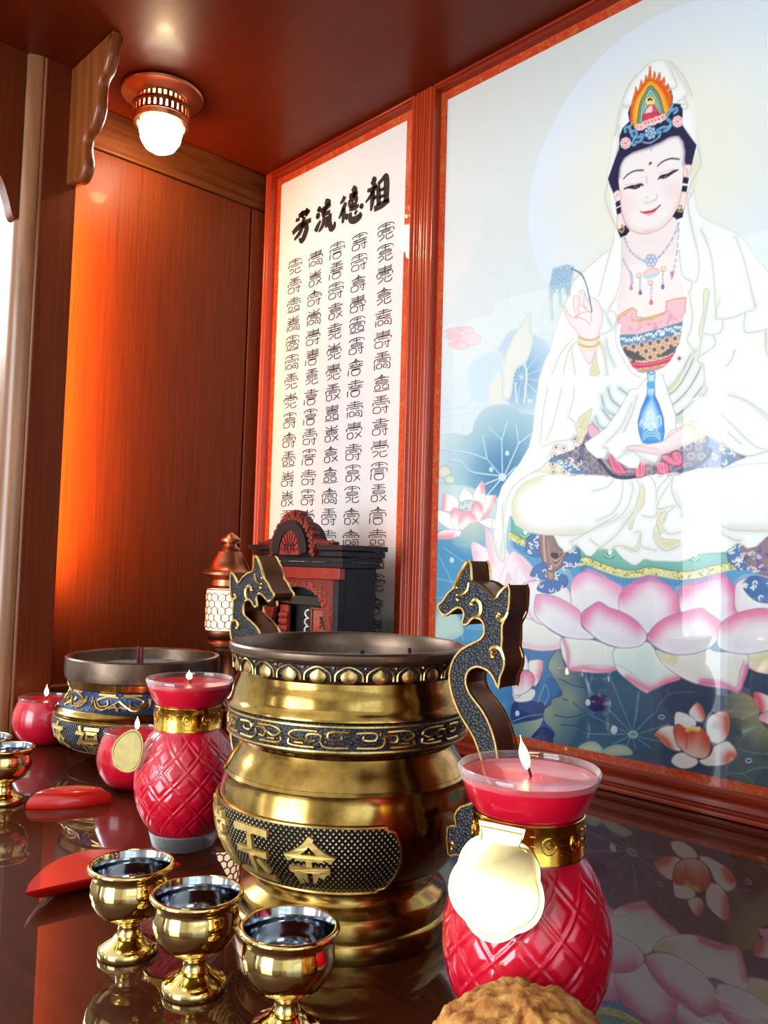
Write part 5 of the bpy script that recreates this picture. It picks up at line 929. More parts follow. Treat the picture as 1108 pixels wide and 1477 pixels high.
MB().lathe([(0.002, -0.088), (0.012, -0.0865), (0.021, -0.081), (0.028, -0.070), (0.0305, -0.058), (0.030, -0.045), (0.026, -0.030), (0.022, -0.012)], 40, cap1=True).build('bulb', BULB, lamp)

# ------------------------------------------------------------------ lantern
BASEC = np.array((-0.975, 0.640))
lan = empty('altar_lantern', (BASEC[0], BASEC[1], 0), 'copper pagoda-topped lantern with a glowing honeycomb shade behind the candles', 'lamp')
s_ = 1.0
MB().lathe([(0.036, 0), (0.036, 0.008), (0.033, 0.012), (0.026, 0.016), (0.022, 0.022), (0.024, 0.03), (0.022, 0.036), (0.016, 0.040), (0.015, 0.075), (0.018, 0.079), (0.022, 0.083), (0.0205, 0.087), (0.0225, 0.090), (0.0215, 0.094)], 48, zs=0.92).build('base', COPPER, lan)
MB().lathe([(0.0205, 0.094), (0.019, 0.100), (0.0185, 0.120), (0.020, 0.124), (0.021, 0.134), (0.026, 0.137), (0.0265, 0.141), (0.024, 0.144), (0.027, 0.147), (0.029, 0.151), (0.031, 0.156), (0.031, 0.160)], 48, cap1=True, zs=0.92).build('stem', COPPER, lan)
MB().lathe([(0.0296, 0.1475), (0.0296, 0.2045)], 48, cap1=True).build('glowing_shade', HONEY, lan)
m = MB(); RH = 0.0306; nh = 18; pitch = 2*PI/nh; hh = RH*pitch*0.866
for j in range(8):
    for k in range(nh):
        a0 = (k+0.5*(j % 2))*pitch; z0 = 0.1475+j*hh
        for e in range(6):
            p = []
            for q in (e, e+1):
                an = q*PI/3+PI/6; p.append((a0+math.cos(an)*pitch*0.577, z0+math.sin(an)*RH*pitch*0.577))
            if min(p[0][1], p[1][1]) < 0.1465 or max(p[0][1], p[1][1]) > 0.2060: continue
            m.tube([(RH*math.cos(a), RH*math.sin(a), z) for a, z in p], 0.00115, 4)
for z in (0.1478, 0.2045): m.tube([(RH*math.cos(2*PI*k/40), RH*math.sin(2*PI*k/40), z) for k in range(40)], 0.0012, 5, True)
m.build('honeycomb_lattice', COPPER, lan)
MB().lathe([(0.030, 0.206), (0.031, 0.2075), (0.0245, 0.210), (0.0235, 0.218), (0.030, 0.222), (0.037, 0.225), (0.0375, 0.2285), (0.034, 0.2305), (0.028, 0.234), (0.0235, 0.244), (0.0185, 0.254), (0.0165, 0.2575), (0.0115, 0.2585), (0.0135, 0.262), (0.0095, 0.265), (0.0085, 0.2685), (0.0135, 0.2715), (0.0140, 0.2755), (0.009, 0.280), (0.004, 0.2835), (0.0008, 0.2855)], 48, cap1=True).build('roof', COPPER, lan)
lan.scale = (0.97, 0.97, 0.97)

# ------------------------------------------------------------------ memorial tablet shrine
SX0, SX1, SY0, SY1 = -0.992, -0.813, 0.700, 0.768
shr = empty('memorial_shrine', ((SX0+SX1)/2, 0.74, 0), 'small black and red carved wooden shrine with an arched crest before the calligraphy', 'shrine')
O = ((SX0+SX1)/2, 0.74, 0)
m = MB(); m.box(SX0, SX1, SY0+0.012, SY1, 0.0, 0.022); m.box(SX0+0.004, SX0+0.016, SY0+0.012, SY1, 0.0225, 0.232); m.box(SX1-0.016, SX1-0.004, SY0+0.012, SY1, 0.0225, 0.232); m.box(SX0+0.016, SX1-0.016, SY1-0.012, SY1, 0.0225, 0.232)
L(m).build('cabinet_body', BLACKW, shr, bevel=0.001)
m = MB()
for a, (o0, z0, z1) in enumerate(((0.0, 0.232, 0.239), (0.004, 0.2395, 0.246), (0.009, 0.2465, 0.254), (0.014, 0.2545, 0.2615))): m.box(SX0-o0, SX1+o0, SY0-o0+0.004, SY1+0.004, z0, z1)
L(m).build('cornice', BLACKW, shr, bevel=0.001)
L(MB().box(SX0+0.003, SX1-0.003, SY0+0.002, SY0+0.012, 0.2165, 0.2318)).build('frieze', REDW2, shr, bevel=0.001)
for x in (SX0+0.002, SX1-0.013): L(MB().box(x, x+0.011, SY0, SY0+0.0115, 0.0225, 0.2163)).build('pillar', BLACKW, shr, bevel=0.0012)
# pediment: fan-carved tympanum, dark arch, leafy crest
pcx, pz = (SX0+SX1)/2+0.003, 0.2600
half = [(math.cos(a), math.sin(a)) for a in np.linspace(0, PI, 21)]
L(MB().prism([(pcx+0.0225*c_, pz-0.012+0.032*s_) for c_, s_ in half], lambda u, v, w: (u, w, v), SY0-0.016, SY0-0.004)).build('fan_tympanum', REDW2, shr)
m = MB()
for k in range(1, 10):
    a = PI*k/10; m.tube([(pcx+r_*0.0225*math.cos(a), SY0-0.0163, pz-0.012+r_*0.032*math.sin(a)) for r_ in (0.35, 0.96)], 0.0007, 4)
for sg in (-1, 1): m.tube(spline([(pcx+sg*0.002, SY0-0.0163, pz-0.011), (pcx+sg*0.004, SY0-0.0163, pz-0.001), (pcx+sg*0.009, SY0-0.0163, pz+0.002), (pcx+sg*0.0095, SY0-0.0163, pz-0.005), (pcx+sg*0.006, SY0-0.0163, pz-0.004)], 4), 0.0009, 4)
L(m).build('fan_ribs', BLACKW, shr)
ring = [(pcx+0.0385*c_, pz-0.008+0.042*s_) for c_, s_ in half]+[(pcx+0.023*c_, pz-0.012+0.0325*s_) for c_, s_ in reversed(half)]
L(MB().prism(ring, lambda u, v, w: (u, w, v), SY0-0.018, SY0+0.02)).build('arch', BLACKW, shr)
m = MB(); RC = random.Random(3)
def leaf(c0, ang, ln, wd, y0):
    pts = [(0, 0), (0.35*ln, wd), (0.75*ln, wd*0.8), (ln, 0), (0.75*ln, -wd*0.8), (0.35*ln, -wd)]
    m.prism([(c0[0]+u*math.cos(ang)-v*math.sin(ang), c0[1]+u*math.sin(ang)+v*math.cos(ang)) for u, v in pts], lambda u, v, w: (u, w, v), y0, y0+0.012)
for k in range(19):
    a = PI*(k+0.0)/18; rr = 0.041; c0 = (pcx+rr*0.99*math.cos(a), pz-0.008+rr*1.06*math.sin(a))
    for d in (-0.8, -0.3, 0.3, 0.8): leaf(c0, a+d, 0.008+RC.uniform(0, 0.002)+(0.004 if 7 < k < 11 else 0), 0.0026, SY0-0.014+RC.uniform(0, 0.004))
    m.ball((c0[0], SY0-0.010, c0[1]), (0.004, 0.005, 0.004), 8, 6)
for sg in (-1, 1):
    for k in range(6):
        c0 = (pcx+sg*(0.042+k*0.0065), pz+0.002-k*0.0002); leaf(c0, PI/2+sg*(-0.5), 0.010-k*0.0012, 0.003, SY0-0.012); leaf(c0, PI/2-sg*1.1, 0.009, 0.003, SY0-0.010)
L(m).build('leaf_crest', REDW, shr, smooth=False)
# carved arch over the niche
nx0, nx1 = SX0+0.016, SX1-0.015
arch = [(nx0, 0.2160), (nx0, 0.118)]+[(nx0+0.012, 0.118), (nx0+0.014, 0.150), (nx0+0.022, 0.178)]+[((nx0+nx1)/2+(nx1-nx0)/2*0.70*math.cos(a), 0.178+0.027*math.sin(a)) for a in np.linspace(PI, 0, 11)]+[(nx1-0.022, 0.178), (nx1-0.014, 0.150), (nx1-0.012, 0.118), (nx1, 0.118), (nx1, 0.2160)]
L(MB().prism(arch, lambda u, v, w: (u, w, v), SY0+0.003, SY0+0.010)).build('niche_arch', REDW, shr, smooth=False)
m = MB()
for k in range(60):
    a = PI*RC.random(); r_ = RC.uniform(0.78, 1.12); x = (nx0+nx1)/2+(nx1-nx0)/2*0.88*math.cos(a)*r_; z = 0.178+0.036*math.sin(a)*r_
    if nx0+0.004 < x < nx1-0.004 and z < 0.212: m.ball((x, SY0+0.0028, z), (0.0036, 0.002, 0.0026), 6, 4)
for k in range(16):
    for x in (nx0+0.006, nx1-0.006): m.ball((x+RC.uniform(-.002, .002), SY0+0.0028, 0.122+k*0.003), (0.0030, 0.002, 0.0022), 6, 4)
L(m).build('niche_carving', REDW2, shr)
L(MB().box(nx0+0.0005, nx1-0.0005, SY0+0.030, SY0+0.034, 0.0228, 0.2150)).build('niche_back', BLACKW, shr, smooth=False)
m = MB(); m.box(nx0+0.0005, nx1-0.001, SY0+0.012, SY0+0.018, 0.180, 0.193); L(m).build('lintel', BLACKW, shr, bevel=0.001)
# plaque with its frame and brush lettering
px0, px1 = SX1-0.064, SX1-0.026
L(MB().box(px0, px1, SY0+0.010, SY0+0.015, 0.0228, 0.1755)).build('plaque', REDW2, shr, bevel=0.0008)
m = MB()
for x in (px0-0.0030, px1+0.0002): m.box(x, x+0.0028, SY0+0.0085, SY0+0.015, 0.0228, 0.1756)
m.box(px0-0.003, px1+0.003, SY0+0.0085, SY0+0.015, 0.1757, 0.1782); L(m).build('plaque_frame', REDW, shr, bevel=0.0005)
m = MB(); yy = SY0+0.0098
for k, ch in enumerate('來龍光師'): put_glyph(m, ch, (lambda zc: (lambda u, v, w: ((px0+px1)/2+0.005+u*0.020-O[0], yy-w-O[1], zc+v*0.020-O[2])))(0.160-k*0.0235), 0.0004, 0.02)
m.build('plaque_lettering', INK, shr, smooth=False)
m = MB()
for k in range(5):
    z0 = 0.120+k*0.011; m.tube(spline([(px0-0.014, SY0+0.012, z0), (px0-0.019, SY0+0.012, z0+0.004), (px0-0.016, SY0+0.012, z0+0.009), (px0-0.010, SY0+0.012, z0+0.010)], 4), [0.0012]*13, 5)
L(m).build('inlay_scroll', PEARL, shr)
m = MB()
for k in range(9):
    for dx in (-0.006, 0.0, 0.006): m.ball((SX0+0.046+dx+RC.uniform(-.001, .001), SY0+0.012, 0.092+k*0.009+RC.uniform(-.001, .001)), (0.0042, 0.003, 0.005), 6, 4)
m.box(SX0+0.036, SX0+0.056, SY0+0.014, SY0+0.018, 0.0228, 0.178); L(m).build('carved_screen', REDW2, shr)

# ------------------------------------------------------------------ the big brass burner
BX, BY = -0.4363, 0.3871
bur = empty('incense_burner', (BX, BY, 0), 'big brass incense burner with two dragon handles and raised lettering, amid the red candles', 'incense burner')
N = 96
PROF = [(0.073, 0.0), (0.0735, 0.002), (0.0735, 0.011), (0.0725, 0.0125), (0.0705, 0.0135), (0.0705, 0.0225), (0.0685, 0.0255), (0.062, 0.029), (0.0600, 0.033), (0.0605, 0.0365)]
MB().lathe(PROF, N).build('foot', BRASS, bur)
BEL = [(0.0605, 0.0366), (0.0665, 0.040), (0.0735, 0.046), (0.0785, 0.053), (0.0825, 0.062), (0.0848, 0.072), (0.0855, 0.081), (0.0845, 0.090), (0.0833, 0.0955), (0.0826, 0.099), (0.0831, 0.1015), (0.0818, 0.1035)]
MB().lathe(BEL, N).build('belly', BRASS, bur)
MB().lathe([(0.0815, 0.1036), (0.0795, 0.107), (0.0768, 0.112), (0.0735, 0.1165), (0.0722, 0.120), (0.0735, 0.1228), (0.0775, 0.1245)], N).build('waist', BRASS, bur)
MB().lathe([(0.0778, 0.1246), (0.0802, 0.1255), (0.0808, 0.128), (0.0808, 0.141), (0.0802, 0.1432)], N).build('pattern_band', PATINA, bur)
MB().lathe([(0.0806, 0.1433), (0.0826, 0.1448), (0.0824, 0.1466), (0.0806, 0.1485), (0.0795, 0.152), (0.0788, 0.156), (0.0772, 0.160), (0.0758, 0.1635), (0.0756, 0.166), (0.0768, 0.1676)], N).build('shoulder', BRASS, bur)
MB().lathe([(0.0770, 0.1677), (0.0785, 0.169), (0.0790, 0.172), (0.0793, 0.1775)], N).build('lotus_band', PATINA, bur)
MB().lathe([(0.0790, 0.1776), (0.0812, 0.1785), (0.0824, 0.1805), (0.0824, 0.1838), (0.0812, 0.1851), (0.0780, 0.1851), (0.0768, 0.1835), (0.0755, 0.175), (0.0750, 0.160)], N, cap0=False).build('rim', GREYBRONZE, bur)
m = MB(); RA = np.random.default_rng(2); rows = []
for i in range(15):
    r_ = 0.0008+0.0752*i/14; rows.append([(r_*math.cos(2*PI*k/48), r_*math.sin(2*PI*k/48), 0.1695+RA.uniform(-.0008, .0008)+0.003*math.exp(-(r_/0.03)**2)) for k in range(48)])
m.grid(rows, True, True, False).build('ash_bed', ASH, bur)
def P3(r, a, z): return (r*math.cos(a), r*math.sin(a), z)
# lotus petals standing out of the band
m = MB(); npet = 26
for k in range(npet):
    a0 = 2*PI*k/npet; w2 = PI/npet*0.86
    def lp(u, v, s): return P3(0.0793+0.0006*v, a0+u*w2*s, 0.1686+v*0.0085*s)
    m.tube(spline([lp(-1, 0, 1), lp(-.95, .5, 1), lp(-.5, .85, 1), lp(0, 1.0, 1), lp(.5, .85, 1), lp(.95, .5, 1), lp(1, 0, 1)], 4), 0.0007, 5)
    c0 = P3(0.0791, a0, 0.1712); rows = []
    for i in range(5):
        q = [1.0, .8, .5, .25, .02][i]; rows.append([P3(0.0790+0.0009*(1-q*q), a0+w2*0.62*q*math.cos(t), 0.1709+0.0040*q*math.sin(t)+(0.0012*q if abs(t-PI/2) < .1 else 0)) for t in np.linspace(0, 2*PI, 12, False)])
    m.grid(rows, True, False, True)
    m.ball(P3(0.0796, a0+PI/npet, 0.1763), 0.0010, 6, 4)
m.build('lotus_petal_relief', GOLDW, bur)
# cloud scrolls of the middle band
m = MB(); zc = 0.1345; Rb = 0.0811
MOT = [[(-1, .55), (-.4, .55), (-.4, .0), (-.75, .0), (-.75, .3)], [(-1, -.6), (-.3, -.6), (-.1, -.2), (-.1, .3), (.3, .3), (.3, -.2), (.05, -.2)], [(0, .62), (.7, .62), (.95, .25), (.7, -.1), (.45, .1)], [(.1, -.62), (.6, -.62), (.95, -.5), (.95, -.1)], [(.45, -.35), (.75, -.35)], [(-.25, .6), (-.25, .35)]]
for k in range(12):
    a0 = 2*PI*k/12+0.1; sg = 1 if k % 2 else -1
    for st in MOT: m.tube(spline([P3(Rb, a0+sg*u*0.235, zc+v*0.0075) for u, v in st], 5), 0.00085, 5)
for z in (0.1272, 0.1419): m.tube([P3(Rb, 2*PI*k/72, z) for k in range(72)], 0.0009, 5, True)
m.build('cloud_scroll_relief', GOLDW, bur)
# lettered panel on the belly
bz = np.array([p[1] for p in BEL]); br = np.array([p[0] for p in BEL])
def rbel(z): return float(np.interp(z, bz, br))
AR, AL = math.radians(-24), math.radians(-166)
def pext(t):
    d = (0.045 if 0.05 < t < 0.93 else 0.0)+0.085*math.sin(PI*min(max(t, 0), 1))
    return AL-d+0.02, AR+d-0.02
nz, na = 40, 110; rows = []; uv = []
Z0, Z1 = 0.0415, 0.0850
for i in range(nz+1):
    t = i/nz; z = Z0+(Z1-Z0)*t; l, r_ = pext(t); row = []
    for j in range(na+1):
        a = l+(r_-l)*j/na; row.append(P3(rbel(z)+0.0010, a, z)); uv.append((a*0.083, z))
    rows.append(row)
m = MB(); m.grid(rows, False); m.build('crosshatched_panel', HATCH, bur, fix=False, uv=uv)
edge_ = [P3(rbel(Z0+(Z1-Z0)*i/nz)+0.0012, pext(i/nz)[1], Z0+(Z1-Z0)*i/nz) for i in range(nz+1)]+[P3(rbel(Z1)+0.0012, pext(1)[1]+(pext(1)[0]-pext(1)[1])*k/60, Z1) for k in range(1, 60)]+[P3(rbel(Z1-(Z1-Z0)*i/nz)+0.0012, pext(1-i/nz)[0], Z1-(Z1-Z0)*i/nz) for i in range(nz+1)]+[P3(rbel(Z0)+0.0012, pext(0)[0]+(pext(0)[1]-pext(0)[0])*k/60, Z0) for k in range(1, 60)]
MB().tube(edge_, 0.0010, 5, True).build('panel_border', GOLDW, bur)
m = MB()
for ch, ad in zip('金玉滿堂', (-55, -82, -109, -136)):
    put_glyph(m, ch, (lambda a0: (lambda u, v, w: P3(rbel(0.0632+v*0.036)+0.0011+w, a0+u*0.030/0.083, 0.0632+v*0.036)))(math.radians(ad)), 0.0028, 0.018)
m.build('raised_lettering', GOLDLET, bur, smooth=False)
# dragon handles
FACE = [(0.106, 0.2428), (0.1079, 0.2376), (0.1086, 0.231), (0.114, 0.2295), (0.1203, 0.2258), (0.1256, 0.2209), (0.1285, 0.2245), (0.1349, 0.2294), (0.1356, 0.2214), (0.1348, 0.2138), (0.1324, 0.2086), (0.131, 0.2052), (0.1312, 0.1967), (0.1308, 0.1925), (0.1329, 0.186), (0.1325, 0.1809), (0.1301, 0.1757), (0.1293, 0.1693), (0.1267, 0.1736), (0.1235, 0.1775), (0.1194, 0.1796), (0.1142, 0.1803), (0.1095, 0.1786), (0.1064, 0.1748), (0.106, 0.1695), (0.1088, 0.1638), (0.1136, 0.1593), (0.119, 0.1541), (0.1237, 0.1472), (0.1269, 0.1401), (0.1291, 0.1321), (0.1298, 0.1248), (0.1292, 0.1131), (0.1264, 0.0993), (0.1206, 0.0848), (0.1158, 0.0729), (0.1117, 0.0702), (0.1007, 0.0679), (0.0959, 0.0672), (0.0949, 0.0824), (0.1013, 0.0846), (0.1001, 0.0903), (0.1042, 0.0963), (0.1136, 0.1008), (0.1186, 0.1069), (0.1204, 0.1148), (0.1197, 0.123), (0.117, 0.1301), (0.1131, 0.1379), (0.1082, 0.144), (0.1027, 0.1501), (0.0982, 0.1573), (0.0953, 0.1639), (0.0938, 0.1708), (0.0944, 0.177), (0.097, 0.1834), (0.1022, 0.1891), (0.1096, 0.1933), (0.1158, 0.1964), (0.1184, 0.2), (0.1182, 0.2051), (0.1155, 0.2084), (0.1103, 0.2089), (0.1072, 0.2057), (0.1045, 0.2042), (0.1023, 0.2053), (0.1038, 0.2102), (0.1021, 0.2137), (0.0988, 0.2143), (0.0951, 0.2124), (0.0907, 0.2094), (0.0873, 0.2097), (0.0844, 0.2126), (0.0843, 0.2153), (0.0871, 0.2173), (0.0914, 0.2229), (0.0952, 0.2257), (0.0968, 0.2293), (0.0989, 0.2338), (0.1025, 0.2392)]
DEC = [([(0.109, 0.2167), (0.11, 0.2184), (0.1126, 0.2194), (0.1153, 0.2174), (0.1159, 0.2136), (0.1145, 0.2105), (0.1103, 0.2093)], .0014), ([(0.1288, 0.2122), (0.1278, 0.21), (0.1299, 0.2085), (0.1329, 0.2103), (0.1348, 0.2138)], .0013), ([(0.1248, 0.1869), (0.1233, 0.1885), (0.1242, 0.1915), (0.1277, 0.1927), (0.1308, 0.1908), (0.1329, 0.186)], .0014), ([(0.0981, 0.2218), (0.1019, 0.2224), (0.1056, 0.2252), (0.1065, 0.2296)], .0009), ([(0.098, 0.2262), (0.0963, 0.2266), (0.0968, 0.2293), (0.0994, 0.2343), (0.1031, 0.2392), (0.106, 0.2428)], .0009), ([(0.0985, 0.0705), (0.0975, 0.0725), (0.0992, 0.0742), (0.1005, 0.0722)], .0011)]
PHI = 0.09
def handle(sgn):
    du = 0.0 if sgn > 0 else -0.0145
    eh = np.array((math.cos(PHI), math.sin(PHI)))*sgn; nh_ = np.array((math.sin(PHI), -math.cos(PHI)))
    def H(u, z, o): return (eh[0]*(u+du)+nh_[0]*o, eh[1]*(u+du)+nh_[1]*o, z)
    g = MB().prism(FACE, lambda u, z, w: H(u, z, w), -0.010, 0.0094); g.prism([(0.070, 0.072), (0.099, 0.070), (0.102, 0.083), (0.080, 0.088)], lambda u, z, w: H(u, z, w), -0.006, 0.004)
    h_ = g.build('dragon_handle', BRONZE, bur, angle=35, bevel=0.0012)
    for side in (1, -1):
        MB().prism(FACE, lambda u, z, w: H(0.1135+(u-0.1135)*0.965 if False else u, z, w), 0.0095*side, 0.0099*side).build('patterned_face', PATINA, h_, smooth=False)
        m = MB(); o = 0.0100*side
        m.tube([H(u, z, o) for u, z in spline(FACE, 2, True)], 0.0010, 5, True)
        for pts, r_ in DEC: q = spline(pts, 5); m.tube([H(u, z, o) for u, z in q], [r_*(0.75+0.5*math.sin(PI*k/(len(q)-1))) for k in range(len(q))], 6); m.ball(H(*pts[0], o), r_*1.2, 8, 6)
        m.ball(H(0.0987, 0.2188, o), 0.0016, 8, 6); m.build('gold_outline', GOLDW, h_)
handle(1); handle(-1)
def incense(name, loc, ln, tilt, label, grp=None, r_=0.0013, mat=INCENSE):
    o = MB().tube([(0, 0, 0), (tilt[0]*ln, tilt[1]*ln, ln)], r_, 8).build(name, mat); o.location = loc; tag(o, label, 'incense stick', grp); return o
incense('incense_stub', (BX-0.006, BY+0.016, 0.168), 0.0095, (0.1, 0.05), 'short burnt incense stub in the ash at the middle of the big brass burner', None, 0.0014, WICK)
incense('incense_stub', (BX+0.012, BY+0.048, 0.168), 0.0110, (-0.2, 0.1), 'short burnt incense stub in the big burner, nearer the painting', None, 0.0012, WICK)

# ------------------------------------------------------------------ the lower burner on the left
LX, LY = -0.9467, 0.5036
lb = empty('incense_burner', (LX, LY, 0), 'low wide brass incense burner with a blue band behind the round candles', 'incense burner')
MB().lathe([(0.088, 0.0940), (0.0905, 0.096), (0.0915, 0.102), (0.0915, 0.1185), (0.0900, 0.1200), (0.0855, 0.1200), (0.0835, 0.118), (0.0825, 0.100), (0.080, 0.090)], N, cap0=False).build('rim', GREYBRONZE, lb)
MB().lathe([(0.0835, 0.0850), (0.0865, 0.0870), (0.0880, 0.0935), (0.0884, 0.0955)], N, cap0=False).build('rim_ring', BRASS, lb)
MB().lathe([(0.0960, 0.0640), (0.0905, 0.0665), (0.0850, 0.0735), (0.0828, 0.081), (0.0834, 0.0851)], N, cap0=False).build('neck_band', PATINA_BLUE, lb)
LB = [(0.040, 0.0095), (0.062, 0.0105), (0.078, 0.0145), (0.0905, 0.0215), (0.0985, 0.0305), (0.1020, 0.0400), (0.1015, 0.0480), (0.0990, 0.0535), (0.1005, 0.0555), (0.1010, 0.0585), (0.0985, 0.0605), (0.0975, 0.0630), (0.0958, 0.0642)]
MB().lathe(LB, N).build('belly', BRASS, lb)
for k in range(3):
    a = math.radians(-62+120*k); MB().lathe([(0.010, 0.0), (0.011, 0.003), (0.009, 0.007), (0.013, 0.0125)], 20, c=(0.060*math.cos(a), 0.060*math.sin(a), 0)).build('leg', GREYBRONZE, lb)
m = MB(); rows = []
for i in range(13):
    r_ = 0.0008+0.0825*i/12; rows.append([(r_*math.cos(2*PI*k/48), r_*math.sin(2*PI*k/48), 0.1045+RA.uniform(-.0008, .0008)) for k in range(48)])
m.grid(rows, True, True, False).build('ash_bed', ASH, lb)
lz = np.array([p[1] for p in LB]); lr = np.array([p[0] for p in LB])
def rl(z): return float(np.interp(z, lz, lr))
m = MB(); uv = []; rows = []; Z0, Z1 = 0.0165, 0.0525; e2 = []
for i in range(17):
    t = i/16; z = Z0+(Z1-Z0)*t; d = 0.16*math.sin(PI*t)**0.8-0.10*max(0, t-0.6); l, r_ = math.radians(-146)-d, math.radians(-36)+d; rows.append([P3(rl(z)+0.0010, l+(r_-l)*j/80, z) for j in range(81)]); uv += [((l+(r_-l)*j/80)*0.1, z) for j in range(81)]; e2.append((l, r_, z))
m.grid(rows, False).build('crosshatched_panel', HATCHB, lb, fix=False, uv=uv)
bd = [P3(rl(z)+0.0012, r_, z) for l, r_, z in e2]+[P3(rl(Z1)+0.0012, e2[-1][1]+(e2[-1][0]-e2[-1][1])*k/40, Z1) for k in range(1, 40)]+[P3(rl(z)+0.0012, l, z) for l, r_, z in reversed(e2)]+[P3(rl(Z0)+0.0012, e2[0][0]+(e2[0][1]-e2[0][0])*k/40, Z0) for k in range(1, 40)]
MB().tube(bd, 0.0010, 5, True).build('panel_border', GOLDW, lb)
m = MB()
for ch, ad in zip('福來', (-62, -90)): put_glyph(m, ch, (lambda a0: (lambda u, v, w: P3(rl(0.0350+v*0.033)+0.0011+w, a0+u*0.030/0.1, 0.0350+v*0.033)))(math.radians(ad)), 0.0022, 0.016)
m.build('raised_lettering', GOLDLET, lb, smooth=False)
m = MB()
for k in range(7):
    a0 = math.radians(-45+k*51.4)
    def R2(z): return float(np.interp(z, [0.064, 0.0665, 0.0735, 0.081, 0.0851], [0.0966, 0.0912, 0.0856, 0.0834, 0.0840]))
    for sg in (-1, 1):
        for st in ([(0.05, .8), (.5, .85), (.95, .55), (.75, .15), (.45, .25), (.5, .55)], [(0.0, .55), (.3, .2), (.6, -.05), (.9, .1), (1.1, .5)], [(.1, .15), (.35, .05)], [(.15, .95), (.9, .95)], [(.85, -.1), (1.15, .2), (1.2, .7)], [(.2, .35), (.05, .1), (-.05, -.1)]): m.tube(spline([P3(R2(0.068+v*0.016), a0+sg*u*0.33, 0.068+v*0.016) for u, v in st], 5), 0.0014, 5)
m.build('cloud_scroll_relief', GOLDW, lb)
incense('incense_stick', (LX+0.004, LY-0.010, 0.103), 0.0285, (-0.02, 0.02), 'dark red incense stick standing in the ash of the low burner', None, 0.0022)
incense('incense_stick', (LX+0.0105, LY-0.0085, 0.103), 0.0265, (-0.10, 0.02), 'slightly shorter dark red incense stick leaning beside the taller one in the low burner', None, 0.0022)

# ------------------------------------------------------------------ candles
def flame(parent, x, y, z, ln, lean, w=0.0028):
    rows = []
    for i in range(11):
        t = i/10; r_ = w*(math.sin(PI*min(t*1.12+0.06, 1))**0.8)*(1-0.35*t)+0.0001
        cx0, cy0 = x+lean[0]*t*ln, y+lean[1]*t*ln; rows.append([(cx0+r_*math.cos(2*PI*k/12), cy0+r_*math.sin(2*PI*k/12), z+t*ln) for k in range(12)])
    return MB().grid(rows, True, True, True).build('flame', FLAME, parent)
GOLDN = GOLDTAG
PW = [(0.0240, 0.0122), (0.0285, 0.0135), (0.0330, 0.0205), (0.0385, 0.0310), (0.0415, 0.0420), (0.0426, 0.0520), (0.0420, 0.0620), (0.0395, 0.0735), (0.0355, 0.0840), (0.0310, 0.0920), (0.0283, 0.0965), (0.0276, 0.1000), (0.0276, 0.1170)]
pz_ = np.array([p[1] for p in PW]); pr_ = np.array([p[0] for p in PW])
